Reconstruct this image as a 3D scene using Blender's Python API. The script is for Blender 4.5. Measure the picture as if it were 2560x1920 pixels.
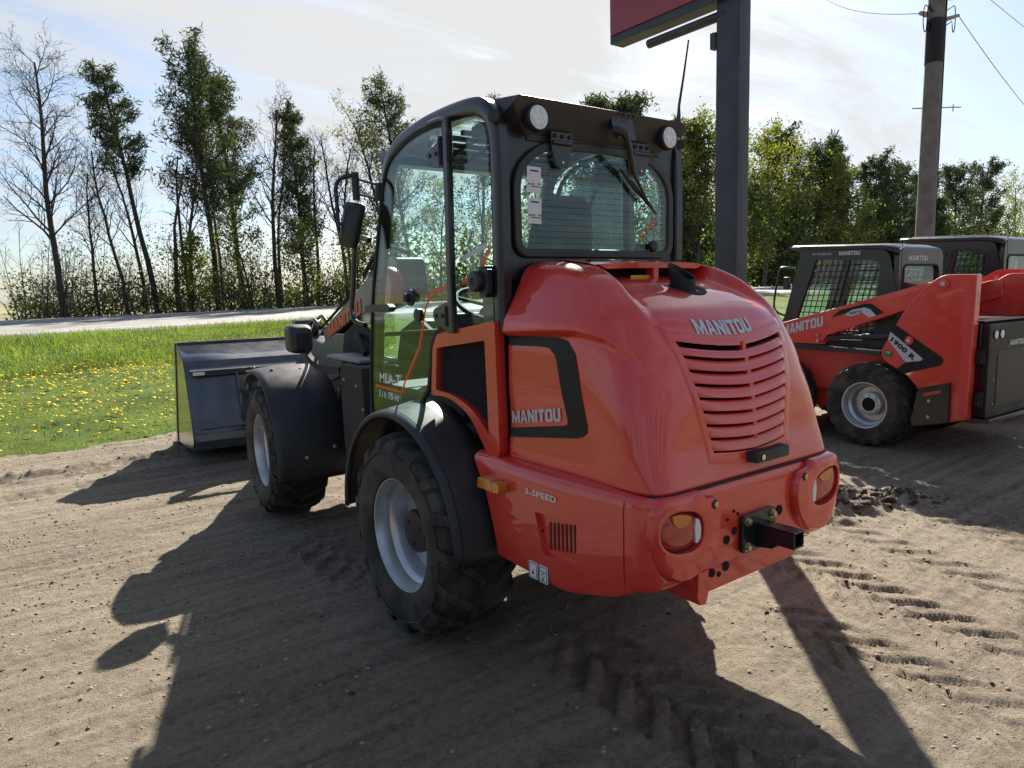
import bpy, bmesh, math, random
import numpy as np
from mathutils import Vector, Matrix
from math import sin, cos, pi, radians as rad
S = bpy.context.scene
for o in list(bpy.data.objects): bpy.data.objects.remove(o)
COL = S.collection
# ------------------------------------------------------------ camera, sky, sun, exposure
CAMP = Vector((-2.255, -2.948, 1.617))
cam = bpy.data.cameras.new('camera'); cam.sensor_width = 36; cam.lens = 24.99
cam.clip_start = .05; cam.clip_end = 6000
co = bpy.data.objects.new('camera', cam); COL.objects.link(co)
YAW, PIT, ROL = rad(36.2), rad(7.42), rad(1.59)
_fw = Vector((sin(YAW)*cos(PIT), cos(YAW)*cos(PIT), -sin(PIT)))
_rt = Vector((cos(YAW), -sin(YAW), 0)); _up = _rt.cross(_fw)
_r2 = _rt*cos(ROL)-_up*sin(ROL); _u2 = _up*cos(ROL)+_rt*sin(ROL)
co.matrix_world = Matrix(((_r2.x, _u2.x, -_fw.x, CAMP.x), (_r2.y, _u2.y, -_fw.y, CAMP.y), (_r2.z, _u2.z, -_fw.z, CAMP.z), (0, 0, 0, 1)))
S.camera = co
SUN_AZ, SUN_EL = rad(44), rad(33)
W = bpy.data.worlds.new('World'); S.world = W; W.use_nodes = True
def N(nt, t, **k):
    n = nt.nodes.new('ShaderNode'+t)
    for a, v in k.items():
        if a.startswith('i_'): n.inputs[a[2:].replace('_', ' ')].default_value = v
        elif a.startswith('n_'): n.inputs[int(a[2:])].default_value = v
        else: setattr(n, a, v)
    return n
nt = W.node_tree; nt.nodes.clear(); lk = nt.links.new
sky = N(nt, 'TexSky', sky_type='NISHITA', sun_disc=False, sun_elevation=SUN_EL, sun_rotation=SUN_AZ, altitude=300, air_density=1.0, dust_density=1.5, ozone_density=1.5)
tc = N(nt, 'TexCoord'); sep = N(nt, 'SeparateXYZ'); lk(tc.outputs['Generated'], sep.inputs[0])
zc = N(nt, 'Math', operation='MAXIMUM', n_1=.0); lk(sep.outputs[2], zc.inputs[0])
za = N(nt, 'Math', operation='ADD', n_1=.16); lk(zc.outputs[0], za.inputs[0])
dv = N(nt, 'VectorMath', operation='DIVIDE'); cmb = N(nt, 'CombineXYZ')
for i in range(3): lk(za.outputs[0], cmb.inputs[i])
lk(tc.outputs['Generated'], dv.inputs[0]); lk(cmb.outputs[0], dv.inputs[1])
mp = N(nt, 'Mapping'); mp.inputs['Rotation'].default_value = (0, 0, rad(35)); mp.inputs['Scale'].default_value = (.75, 2.3, 1)
lk(dv.outputs[0], mp.inputs[0])
n1 = N(nt, 'TexNoise', i_Scale=1.25, i_Detail=9.0, i_Roughness=.60, i_Distortion=.9); lk(mp.outputs[0], n1.inputs['Vector'])
n2 = N(nt, 'TexNoise', i_Scale=.42, i_Detail=3.0, i_Roughness=.5); lk(dv.outputs[0], n2.inputs['Vector'])
ad = N(nt, 'Math', operation='MULTIPLY_ADD', n_1=1.15); lk(n1.outputs[0], ad.inputs[0]); lk(n2.outputs[0], ad.inputs[2])
# thin veil: thicker on the sun's side of the sky, as cirrus forward-scatters
dt = N(nt, 'VectorMath', operation='DOT_PRODUCT'); dt.inputs[1].default_value = (sin(SUN_AZ)*cos(SUN_EL), cos(SUN_AZ)*cos(SUN_EL), sin(SUN_EL))
lk(tc.outputs['Generated'], dt.inputs[0])
sm = N(nt, 'MapRange', interpolation_type='SMOOTHSTEP', i_From_Min=.76, i_From_Max=1.0, i_To_Min=-.07, i_To_Max=.24); lk(dt.outputs['Value'], sm.inputs[0])
ad2 = N(nt, 'Math', operation='ADD'); lk(ad.outputs[0], ad2.inputs[0]); lk(sm.outputs[0], ad2.inputs[1])
cr = N(nt, 'MapRange', interpolation_type='SMOOTHSTEP', i_From_Min=.84, i_From_Max=1.42, i_To_Min=.06, i_To_Max=.985); lk(ad2.outputs[0], cr.inputs[0])
mx = N(nt, 'MixRGB'); mx.inputs[2].default_value = (2.66, 2.69, 2.70, 1)
lk(cr.outputs[0], mx.inputs[0])
# compress the physically bright sky a little so that blue survives beside the veil
gm = N(nt, 'MixRGB', blend_type='MULTIPLY'); gm.inputs[0].default_value = 1; gm.inputs[2].default_value = (.36, .415, .475, 1); lk(sky.outputs[0], gm.inputs[1])
lk(gm.outputs[0], mx.inputs[1])
bg = N(nt, 'Background', i_Strength=.10); lk(mx.outputs[0], bg.inputs[0])
wo = N(nt, 'OutputWorld'); lk(bg.outputs[0], wo.inputs[0])
sl = bpy.data.lights.new('sun', 'SUN'); sl.energy = 4.2; sl.angle = rad(.55); sl.color = (1, .93, .82)
so = bpy.data.objects.new('sun', sl); COL.objects.link(so)
so.rotation_euler = Vector((-sin(SUN_AZ)*cos(SUN_EL), -cos(SUN_AZ)*cos(SUN_EL), -sin(SUN_EL))).to_track_quat('-Z', 'Y').to_euler()
so.location = (6, 6, 12)
S.view_settings.view_transform = 'Standard'; S.view_settings.look = 'None'; S.view_settings.gamma = 1
S.view_settings.use_curve_mapping = False; S.view_settings.exposure = 1.6
S.render.engine = 'CYCLES'
S.cycles.max_bounces = 8; S.cycles.transparent_max_bounces = 16; S.cycles.caustics_reflective = False; S.cycles.caustics_refractive = False
# ------------------------------------------------------------ materials
MT = {}
def mat(name, col, rough=.5, metal=0, coat=0, coat_r=.05, spec=.5, noise=None, bump=None, dust=None):
    """noise=(scale, amount) varies colour; bump=(scale, strength, dist); dust=(colour, amount, scale)"""
    m = bpy.data.materials.new(name); m.use_nodes = True; t = m.node_tree; L = t.links.new
    b = t.nodes['Principled BSDF']; b.inputs['Base Color'].default_value = (*col, 1); b.inputs['Roughness'].default_value = rough
    b.inputs['Metallic'].default_value = metal; b.inputs['Coat Weight'].default_value = coat; b.inputs['Coat Roughness'].default_value = coat_r
    b.inputs['Specular IOR Level'].default_value = spec
    tcn = N(t, 'TexCoord'); src = None
    if noise:
        a = N(t, 'TexNoise', i_Scale=noise[0], i_Detail=6.0, i_Roughness=.6); L(tcn.outputs['Object'], a.inputs['Vector'])
        r = N(t, 'MapRange', i_From_Min=.3, i_From_Max=.7, i_To_Min=1-noise[1], i_To_Max=1+noise[1]); L(a.outputs[0], r.inputs[0])
        x = N(t, 'MixRGB', blend_type='MULTIPLY'); x.inputs[0].default_value = 1; x.inputs[1].default_value = (*col, 1); L(r.outputs[0], x.inputs[2])
        src = x.outputs[0]
        r2 = N(t, 'MapRange', i_From_Min=.3, i_From_Max=.7, i_To_Min=max(0, rough-.08), i_To_Max=min(1, rough+.08)); L(a.outputs[0], r2.inputs[0]); L(r2.outputs[0], b.inputs['Roughness'])
    if dust:
        a = N(t, 'TexNoise', i_Scale=dust[2], i_Detail=8.0, i_Roughness=.65); L(tcn.outputs['Object'], a.inputs['Vector'])
        r = N(t, 'MapRange', i_From_Min=.42, i_From_Max=.75, i_To_Min=0, i_To_Max=dust[1]); L(a.outputs[0], r.inputs[0])
        x = N(t, 'MixRGB'); L(r.outputs[0], x.inputs[0]); x.inputs[2].default_value = (*dust[0], 1)
        if src: L(src, x.inputs[1])
        else: x.inputs[1].default_value = (*col, 1)
        src = x.outputs[0]
    if src: L(src, b.inputs['Base Color'])
    if bump:
        a = N(t, 'TexNoise', i_Scale=bump[0], i_Detail=5.0); L(tcn.outputs['Object'], a.inputs['Vector'])
        bn = N(t, 'Bump', i_Strength=bump[1], i_Distance=bump[2]); L(a.outputs[0], bn.inputs['Height']); L(bn.outputs[0], b.inputs['Normal'])
        if coat: L(bn.outputs[0], b.inputs['Coat Normal'])
    MT[name] = m; return m
DUST = (.23, .19, .14)
mat('red', (.70, .040, .023), .42, coat=1.0, coat_r=.025, noise=(9, .03), dust=((.42, .20, .14), .06, 2.3))
mat('red_dark', (.10, .008, .006), .6)  # painted shade of vent slots and bolt recesses; also the lamp gasket's dark red
mat('red_flat', (.64, .038, .024), .5, coat=.3, coat_r=.2, noise=(9, .06), dust=(DUST, .18, 4.0))
mat('black_paint', (.011, .012, .015), .34, coat=.35, coat_r=.12, noise=(8, .2), dust=((.12, .115, .11), .05, 5.0))
mat('black_plastic', (.017, .018, .021), .46, noise=(14, .15), bump=(420, .12, .001), dust=(DUST, .10, 3.0))
mat('black_matt', (.010, .010, .011), .75, dust=(DUST, .05, 5))
mat('hollow_shade', (.004, .004, .004), .9)  # near-black painted in for the shade inside holes, bores and openings
mat('rubber', (.016, .0155, .015), .78, noise=(18, .25), bump=(160, .25, .002), dust=(DUST, .42, 6.0))
mat('rim', (.56, .58, .60), .33, metal=.55, coat=.3, noise=(12, .07), dust=(DUST, .16, 6.0))
mat('steel', (.50, .49, .46), .35, metal=.9)
mat('bolt', (.55, .47, .26), .35, metal=.85)
mat('white', (.78, .78, .76), .5)
mat('decal_grey', (.52, .54, .56), .42, coat=.2)
mat('decal_black', (.010, .011, .012), .5, spec=.3)
mat('amber', (.62, .20, .010), .12, coat=.6, bump=(90, .25, .002))
mat('lens_red', (.42, .028, .022), .14, coat=.7, bump=(70, .12, .001))
mat('lens_white', (.72, .74, .74), .12, coat=.8, bump=(150, .5, .002))
mat('orange', (.78, .09, .015), .45)
mat('bucket', (.048, .050, .060), .30, coat=.9, coat_r=.15, noise=(6, .12), dust=(DUST, .12, 3.0))
mat('boom_grey', (.050, .052, .056), .38, coat=.3, coat_r=.15, noise=(6, .1), dust=(DUST, .10, 3.0))
mat('seat', (.016, .017, .019), .7, bump=(80, .3, .002))
mat('interior', (.055, .058, .062), .6)
mat('paper', (.72, .73, .74), .6)
mat('yellow', (.75, .48, .03), .5)
mat('ink', (.03, .03, .035), .6)
mat('marker_red', (.62, .045, .03), .6)
mat('chrome', (.75, .76, .77), .12, metal=1)
mat('tank_grey', (.26, .27, .28), .5, dust=(DUST, .2, 3))
mat('pole_steel', (.030, .034, .044), .45, noise=(5, .35), dust=((.10, .11, .13), .35, 2.5), bump=(40, .2, .003))
mat('sign_red', (.30, .018, .026), .35, coat=.4)
mat('mesh_black', (.02, .02, .021), .5)
def glassmat(name, tint, refl=1.0, ior=1.5):
    m = bpy.data.materials.new(name); m.use_nodes = True; t = m.node_tree; t.nodes.clear(); L = t.links.new
    tr = N(t, 'BsdfTransparent'); tr.inputs[0].default_value = (*tint, 1); gl = N(t, 'BsdfGlossy', i_Roughness=.006); gl.inputs[0].default_value = (refl, refl, refl, 1)
    lw = N(t, 'LayerWeight', i_Blend=.5); pw = N(t, 'Math', operation='POWER', n_1=5.0); fr = N(t, 'Math', operation='MULTIPLY_ADD', n_1=.95, n_2=.045); ms = N(t, 'MixShader'); ou = N(t, 'OutputMaterial')
    L(lw.outputs['Facing'], pw.inputs[0]); L(pw.outputs[0], fr.inputs[0]); L(fr.outputs[0], ms.inputs[0]); L(tr.outputs[0], ms.inputs[1]); L(gl.outputs[0], ms.inputs[2]); L(ms.outputs[0], ou.inputs[0]); MT[name] = m
glassmat('glass', (.85, .95, .94))
glassmat('glass_rear', (.84, .945, .93))
glassmat('glass_clear', (.90, .95, .94))
# ------------------------------------------------------------ mesh helpers
class B:
    def __init__(s): s.V = []; s.F = []
    def add(s, V, F):
        k = len(s.V); s.V += [tuple(map(float, v)) for v in V]; s.F += [tuple(i+k for i in f) for f in F]; return s
    def box(s, c, d, R=None):
        x, y, z = d[0]/2, d[1]/2, d[2]/2
        P = [Vector(p) for p in ((-x, -y, -z), (x, -y, -z), (x, y, -z), (-x, y, -z), (-x, -y, z), (x, -y, z), (x, y, z), (-x, y, z))]
        if R is not None: P = [R @ p for p in P]
        return s.add([(p.x+c[0], p.y+c[1], p.z+c[2]) for p in P], [(0, 3, 2, 1), (4, 5, 6, 7), (0, 1, 5, 4), (1, 2, 6, 5), (2, 3, 7, 6), (3, 0, 4, 7)])
    def prism(s, poly, ax, lo, hi, inset=0):
        n = len(poly)
        def pt(a, b, c): return (c, a, b) if ax == 'x' else ((a, c, b) if ax == 'y' else (a, b, c))
        V = [pt(a, b, lo) for a, b in poly]+[pt(a, b, hi) for a, b in poly]
        return s.add(V, [tuple(range(n))[::-1], tuple(range(n, 2*n))]+[(i, (i+1) % n, n+(i+1) % n, n+i) for i in range(n)])
    def ring(s, po, pi_, ax, lo, hi):
        n = len(po)
        def pt(a, b, c): return (c, a, b) if ax == 'x' else ((a, c, b) if ax == 'y' else (a, b, c))
        V = [pt(a, b, lo) for a, b in po]+[pt(a, b, lo) for a, b in pi_]+[pt(a, b, hi) for a, b in po]+[pt(a, b, hi) for a, b in pi_]
        F = []
        for i in range(n):
            j = (i+1) % n
            F += [(i, j, n+j, n+i), (2*n+i, 3*n+i, 3*n+j, 2*n+j), (i, 2*n+i, 2*n+j, j), (n+i, n+j, 3*n+j, 3*n+i)]
        return s.add(V, F)
    def tube(s, pts, r, n=8, caps=True, closed=False):
        P = [Vector(p) for p in pts]; m = len(P); R = r if isinstance(r, (list, tuple)) else [r]*m
        V = []; F = []; up = None
        for i in range(m):
            if closed: t = (P[(i+1) % m]-P[i-1])
            else: t = P[min(i+1, m-1)]-P[max(i-1, 0)]
            t = t.normalized() if t.length > 1e-9 else Vector((0, 0, 1))
            if up is None:
                up = Vector((0, 0, 1)) if abs(t.z) < .9 else Vector((1, 0, 0))
            a = t.cross(up)
            a = a.normalized() if a.length > 1e-6 else t.orthogonal().normalized()
            b = a.cross(t); up = b
            for k in range(n):
                q = 2*pi*(k+.5)/n; p = P[i]+(a*cos(q)+b*sin(q))*R[i]; V.append(p[:])
        for i in range(m if closed else m-1):
            j = (i+1) % m
            for k in range(n): F.append((i*n+k, i*n+(k+1) % n, j*n+(k+1) % n, j*n+k))
        if caps and not closed: F += [tuple(range(n))[::-1], tuple(range((m-1)*n, m*n))]
        return s.add(V, F)
    def lathe(s, prof, n, o, ax, capa=True, capb=True):
        """prof: (radius, height along ax)"""
        o = Vector(o); ax = Vector(ax).normalized(); a = ax.orthogonal().normalized()
        if abs(ax.x) > .9: a = Vector((0, 1, 0))
        b = ax.cross(a); V = []; F = []; m = len(prof)
        for r, h in prof:
            for k in range(n):
                q = 2*pi*k/n; V.append((o+ax*h+(a*cos(q)+b*sin(q))*r)[:])
        for i in range(m-1):
            for k in range(n): F.append((i*n+k, i*n+(k+1) % n, (i+1)*n+(k+1) % n, (i+1)*n+k))
        if capa and prof[0][0] > 1e-4: F.append(tuple(range(n))[::-1])
        if capb and prof[-1][0] > 1e-4: F.append(tuple(range((m-1)*n, m*n)))
        return s.add(V, F)
    def grid(s, P, cu=False):
        """P[m][n] points"""
        m, n = len(P), len(P[0]); V = [p for row in P for p in row]; F = []
        for i in range(m-1):
            for j in range(n if cu else n-1):
                k = (j+1) % n; F.append((i*n+j, i*n+k, (i+1)*n+k, (i+1)*n+j))
        return s.add(V, F)
    def map(s, f): s.V = [tuple(f(*v)) for v in s.V]; return s
    def build(s, name, m, parent=None, bevel=0, seg=2, smooth=35, solid=0, recalc=True, loc=None):
        me = bpy.data.meshes.new(name); V = s.V
        if loc: V = [(x-loc[0], y-loc[1], z-loc[2]) for x, y, z in V]
        me.from_pydata(V, [], s.F)
        if recalc:
            bm = bmesh.new(); bm.from_mesh(me); bmesh.ops.recalc_face_normals(bm, faces=bm.faces); bm.to_mesh(me); bm.free()
        o = link(name, me, m, parent)
        if loc: o.location = loc
        if smooth:
            me.polygons.foreach_set('use_smooth', [True]*len(me.polygons)); me.set_sharp_from_angle(angle=rad(smooth))
        if solid:
            md = o.modifiers.new('s', 'SOLIDIFY'); md.thickness = solid; md.offset = 0
        if bevel:
            md = o.modifiers.new('b', 'BEVEL'); md.width = bevel; md.segments = seg; md.limit_method = 'ANGLE'; md.angle_limit = rad(35); md.harden_normals = True
        return o
def link(name, me, m, parent=None):
    o = bpy.data.objects.new(name, me); COL.objects.link(o)
    if m: me.materials.append(MT[m] if isinstance(m, str) else m)
    if parent: o.parent = parent
    return o
def thing(name, loc, label, cat, group=None):
    o = bpy.data.objects.new(name, None); COL.objects.link(o); o.location = loc; o.empty_display_size = .2
    return tag(o, label, cat, group)
def tag(o, label, cat=None, group=None, kind=None):
    if label: o['label'] = label
    if cat: o['category'] = cat
    if group: o['group'] = group
    if kind: o['kind'] = kind
    return o
def rpoly(pts, r=.03, n=4):
    """rounded polygon"""
    out = []; m = len(pts)
    for i in range(m):
        p = Vector(pts[i][:2]); rr = pts[i][2] if len(pts[i]) > 2 else r
        a = Vector(pts[i-1][:2])-p; b = Vector(pts[(i+1) % m][:2])-p
        la, lb = a.length, b.length; a.normalize(); b.normalize()
        d = min(rr, la*.48, lb*.48)
        if d < 1e-4: out.append(tuple(p)); continue
        p0 = p+a*d; p1 = p+b*d
        for k in range(n+1):
            t = k/n; q = p0*(1-t)**2+p*2*t*(1-t)+p1*t*t; out.append((q.x, q.y))
    return out
def offs(poly, d):
    """inset polygon by d (same vertex count)"""
    m = len(poly); out = []
    ar = sum(poly[i][0]*poly[(i+1) % m][1]-poly[(i+1) % m][0]*poly[i][1] for i in range(m)); sg = 1 if ar > 0 else -1
    for i in range(m):
        a = Vector(poly[i])-Vector(poly[i-1]); b = Vector(poly[(i+1) % m])-Vector(poly[i])
        if a.length < 1e-6: a = b
        if b.length < 1e-6: b = a
        na = Vector((-a.y, a.x)).normalized(); nb = Vector((-b.y, b.x)).normalized(); nn = (na+nb)
        nn = nn.normalized() if nn.length > 1e-6 else na
        c = max(.4, nn.dot(na)); q = Vector(poly[i])+nn*(d*sg/c); out.append((q.x, q.y))
    return out
def curve(pts, n=8):
    """Catmull-Rom through points"""
    P = [Vector(p) for p in pts]; out = []
    for i in range(len(P)-1):
        p0 = P[max(i-1, 0)]; p1 = P[i]; p2 = P[i+1]; p3 = P[min(i+2, len(P)-1)]
        for k in range(n):
            t = k/n; out.append((.5*((2*p1)+(p2-p0)*t+(2*p0-5*p1+4*p2-p3)*t*t+(3*p1-p0-3*p2+p3)*t**3))[:])
    out.append(P[-1][:]); return out
def textpoly(s, bold=.0, res=2):
    cu = bpy.data.curves.new('t', 'FONT'); cu.body = s; cu.offset = bold; cu.resolution_u = res; cu.space_character = 1.0+bold*1.2
    ob = bpy.data.objects.new('t', cu); COL.objects.link(ob); dg = bpy.context.evaluated_depsgraph_get()
    me = ob.evaluated_get(dg).to_mesh(); V = [tuple(v.co[:2]) for v in me.vertices]; F = [tuple(p.vertices) for p in me.polygons]
    ob.evaluated_get(dg).to_mesh_clear(); bpy.data.objects.remove(ob); bpy.data.curves.remove(cu)
    x0 = min(v[0] for v in V); x1 = max(v[0] for v in V); y0 = min(v[1] for v in V); y1 = max(v[1] for v in V)
    return [((v[0]-x0)/(x1-x0), (v[1]-y0)/(y1-y0)) for v in V], F
def _mr(p, w): return [(w-x, y) for x, y in p][::-1]
GLY = {'M': (1.25, [[(0, 0), (.3, 0), (.3, 1), (0, 1)], [(.3, 1), (.3, .5), (.53, 0), (.625, 0), (.625, .40)]], 1),
       'A': (1.0, [[(0, 0), (.29, 0), (.345, .20), (.5, .20), (.5, .42), (.41, .42), (.5, .78), (.5, 1), (.34, 1)]], 1),
       'N': (1.0, [[(0, 0), (.3, 0), (.3, 1), (0, 1)], [(.3, 1), (.3, .52), (.7, 0), (.7, .48)], [(.7, 0), (1, 0), (1, 1), (.7, 1)]], 0),
       'I': (.34, [[(0, 0), (.34, 0), (.34, 1), (0, 1)]], 0),
       'T': (.98, [[(0, .76), (.98, .76), (.98, 1), (0, 1)], [(.32, 0), (.66, 0), (.66, .76), (.32, .76)]], 0),
       'O': (1.0, [[(.5, 1), (.22, 1), (.06, .93), (0, .80), (0, .20), (.06, .07), (.22, 0), (.5, 0), (.5, .22), (.38, .22), (.33, .28), (.33, .72), (.38, .78), (.5, .78)]], 1),
       'U': (1.0, [[(0, 1), (.33, 1), (.33, .28), (.38, .22), (.5, .22), (.5, 0), (.22, 0), (.06, .07), (0, .20)]], 1)}
def blockpoly(s):
    V, F, x = [], [], 0
    for ch in s:
        w, ps, m = GLY[ch]
        for p in ps+([_mr(p, w) for p in ps] if m else []):
            k = len(V); V += [(x+a, b) for a, b in p]; F.append(tuple(range(k, k+len(p))))
        x += w+.09
    x -= .09; return [(a/x, b) for a, b in V], F
def text(s, fn, m, parent, bold=.03, sub=0, name='lettering', shear=0):
    """fn maps unit (u,v) to 3-D"""
    V, F = blockpoly(s) if s == 'MANITOU' else textpoly(s, bold)
    me = bpy.data.meshes.new(name); me.from_pydata([(u+shear*v, v, 0) for u, v in V], [], F)
    bm = bmesh.new(); bm.from_mesh(me); bmesh.ops.remove_doubles(bm, verts=bm.verts, dist=1e-5)
    if sub:
        bmesh.ops.triangulate(bm, faces=bm.faces); bmesh.ops.subdivide_edges(bm, edges=[e for e in bm.edges if e.calc_length() > .06], cuts=sub, use_grid_fill=True)
    for v in bm.verts: v.co = Vector(fn(v.co.x, v.co.y))
    bm.to_mesh(me); bm.free(); return link(name, me, m, parent)
def quadfn(o, ux, uy):
    o, ux, uy = Vector(o), Vector(ux), Vector(uy); return lambda u, v: o+ux*u+uy*v
def cut(o, cutter):
    """boolean difference, applied"""
    md = o.modifiers.new('c', 'BOOLEAN'); md.object = cutter; md.solver = 'EXACT'
    bpy.context.view_layer.update(); dg = bpy.context.evaluated_depsgraph_get()
    me = bpy.data.meshes.new_from_object(o.evaluated_get(dg)); old = o.data; o.modifiers.clear(); o.data = me
    bpy.data.objects.remove(cutter); bpy.data.meshes.remove(old)
    me.polygons.foreach_set('use_smooth', [True]*len(me.polygons)); me.set_sharp_from_angle(angle=rad(35)); return o
def mir(b): b.V = [(-x, y, z) for x, y, z in b.V]; b.F = [f[::-1] for f in b.F]; return b
# vectorised value noise
def vn(x, y, seed=0):
    x = np.asarray(x, float); y = np.asarray(y, float); xi = np.floor(x).astype(np.int64); yi = np.floor(y).astype(np.int64); fx = x-xi; fy = y-yi
    fx = fx*fx*(3-2*fx); fy = fy*fy*(3-2*fy)
    def h(a, b):
        n = (a*374761393+b*668265263+seed*1442695041) & 0xffffffff
        n = ((n ^ (n >> 13))*1274126177) & 0xffffffff
        return ((n ^ (n >> 16)) & 0xffff)/65535.
    return (h(xi, yi)*(1-fx)+h(xi+1, yi)*fx)*(1-fy)+(h(xi, yi+1)*(1-fx)+h(xi+1, yi+1)*fx)*fy
def fbm(x, y, o=4, seed=0):
    v = 0; a = .5; f = 1
    for i in range(o): v = v+a*(vn(x*f, y*f, seed+i)-.5); a *= .5; f *= 2.03
    return v
def npmesh(name, V, F, m, parent=None, smooth=True):
    """big mesh from arrays; F (k,3) or (k,4)"""
    V = np.asarray(V, np.float32); F = np.asarray(F, np.int32); me = bpy.data.meshes.new(name)
    me.vertices.add(len(V)); me.vertices.foreach_set('co', V.ravel()); k = F.shape[1]
    me.loops.add(F.size); me.loops.foreach_set('vertex_index', F.ravel()); me.polygons.add(len(F))
    me.polygons.foreach_set('loop_start', np.arange(0, F.size, k, dtype=np.int32))
    me.polygons.foreach_set('use_smooth', np.full(len(F), smooth)); me.update(calc_edges=True); return link(name, me, m, parent)
# ============================================================ terrain
RD = np.array((.9945, .105)); RN = np.array((-.105, .9945)); RP = np.array((-2.1, 20.7))
def road_st(x, y): return (x-RP[0])*RD[0]+(y-RP[1])*RD[1], (x-RP[0])*RN[0]+(y-RP[1])*RN[1]
def zroad(s): return np.clip(.80+.0058*s, .55, 1.25)
def sstep(a, b, x):
    t = np.clip((x-a)/(b-a), 0, 1); return t*t*(3-2*t)
def yard_edge(x): return 6.25+.15*(np.clip(x, -30, 40)+2.3)+.30*(vn(x*.9, x*0, 5)-.5)+.26*(vn(x*3.7, x*0, 6)-.5)+.14*(vn(x*11, x*0, 7)-.5)
def land(x, y):
    """height of the grass verge and of everything beyond the road"""
    s, t = road_st(x, y); zr = zroad(s)
    z = .015+.05*sstep(0, 2.0, y-yard_edge(x))+.16*(sstep(-12, -7.5, t))
    z = z+(zr-.07-z)*sstep(-8.0, -.9, t)
    z = np.where(t > 14.3, zr+.0+.02*0, np.where(t > -.9, zr-.07, z))
    return z
def smat(name, build):
    m = bpy.data.materials.new(name); m.use_nodes = True; t = m.node_tree; build(t, t.links.new, t.nodes['Principled BSDF']); MT[name] = m
def ramp(t, stops):
    r = N(t, 'ValToRGB'); e = r.color_ramp.elements
    e[0].position, e[0].color = stops[0][0], (*stops[0][1], 1); e[1].position, e[1].color = stops[-1][0], (*stops[-1][1], 1)
    for p, c in stops[1:-1]: x = e.new(p); x.color = (*c, 1)
    return r
def _dirt(t, L, b):
    tc_ = N(t, 'TexCoord'); ge = N(t, 'NewGeometry')
    big = N(t, 'TexNoise', i_Scale=.55, i_Detail=5.0, i_Roughness=.6); L(tc_.outputs['Object'], big.inputs['Vector'])
    st = N(t, 'Mapping'); st.inputs['Rotation'].default_value = (0, 0, rad(9)); st.inputs['Scale'].default_value = (.5, 7, 1); L(tc_.outputs['Object'], st.inputs[0])
    str_ = N(t, 'TexNoise', i_Scale=1.6, i_Detail=6.0, i_Roughness=.65); L(st.outputs[0], str_.inputs['Vector'])
    md = N(t, 'TexNoise', i_Scale=26, i_Detail=8.0, i_Roughness=.72); L(tc_.outputs['Object'], md.inputs['Vector'])
    a = N(t, 'Math', operation='MULTIPLY_ADD', n_1=.55); L(md.outputs[0], a.inputs[0])
    a0 = N(t, 'Math', operation='MULTIPLY_ADD', n_1=.60); L(str_.outputs[0], a0.inputs[0]); 
    a1 = N(t, 'Math', operation='MULTIPLY', n_1=.35); L(big.outputs[0], a1.inputs[0]); L(a1.outputs[0], a0.inputs[2]); L(a0.outputs[0], a.inputs[2])
    r = ramp(t, [(.50, (.052, .041, .030)), (.60, (.118, .094, .068)), (.69, (.195, .159, .114)), (.85, (.290, .243, .178))]); L(a.outputs[0], r.inputs[0])
    vo = N(t, 'TexVoronoi', i_Scale=95, feature='F1'); L(tc_.outputs['Object'], vo.inputs['Vector'])
    gr = N(t, 'MapRange', i_From_Min=.10, i_From_Max=.34, i_To_Min=1, i_To_Max=0); L(vo.outputs['Distance'], gr.inputs[0])
    sp = N(t, 'SeparateColor'); L(vo.outputs['Color'], sp.inputs[0])
    pk = N(t, 'Math', operation='GREATER_THAN', n_1=.70); L(sp.outputs[0], pk.inputs[0]); mk = N(t, 'Math', operation='MULTIPLY'); L(gr.outputs[0], mk.inputs[0]); L(pk.outputs[0], mk.inputs[1])
    pc = ramp(t, [(.0, (.10, .08, .062)), (.5, (.20, .168, .13)), (1., (.32, .285, .235))]); L(sp.outputs[1], pc.inputs[0])
    x = N(t, 'MixRGB'); L(mk.outputs[0], x.inputs[0]); L(r.outputs[0], x.inputs[1]); L(pc.outputs[0], x.inputs[2]); L(x.outputs[0], b.inputs['Base Color'])
    b.inputs['Roughness'].default_value = .93; b.inputs['Specular IOR Level'].default_value = .25
    fine = N(t, 'TexNoise', i_Scale=70, i_Detail=8.0, i_Roughness=.75); L(tc_.outputs['Object'], fine.inputs['Vector'])
    hh = N(t, 'Math', operation='MULTIPLY_ADD', n_1=.7); L(mk.outputs[0], hh.inputs[0]); L(fine.outputs[0], hh.inputs[2])
    bp = N(t, 'Bump', i_Strength=1.0, i_Distance=.018); L(hh.outputs[0], bp.inputs['Height']); L(bp.outputs[0], b.inputs['Normal'])
smat('dirt', _dirt)
def _grass(t, L, b):
    tc_ = N(t, 'TexCoord'); a = N(t, 'TexNoise', i_Scale=.9, i_Detail=7.0, i_Roughness=.65); L(tc_.outputs['Object'], a.inputs['Vector'])
    f = N(t, 'TexNoise', i_Scale=34, i_Detail=6.0, i_Roughness=.7); L(tc_.outputs['Object'], f.inputs['Vector'])
    m = N(t, 'Math', operation='MULTIPLY_ADD', n_1=.7); L(f.outputs[0], m.inputs[0]); L(a.outputs[0], m.inputs[2])
    r = ramp(t, [(.55, (.035, .050, .010)), (.80, (.085, .135, .020)), (1.05, (.15, .195, .036))]); L(m.outputs[0], r.inputs[0]); L(r.outputs[0], b.inputs['Base Color'])
    b.inputs['Roughness'].default_value = .9; b.inputs['Specular IOR Level'].default_value = .1
    bp = N(t, 'Bump', i_Strength=1, i_Distance=.05); L(f.outputs[0], bp.inputs['Height']); L(bp.outputs[0], b.inputs['Normal'])
smat('grass_ground', _grass)
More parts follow.
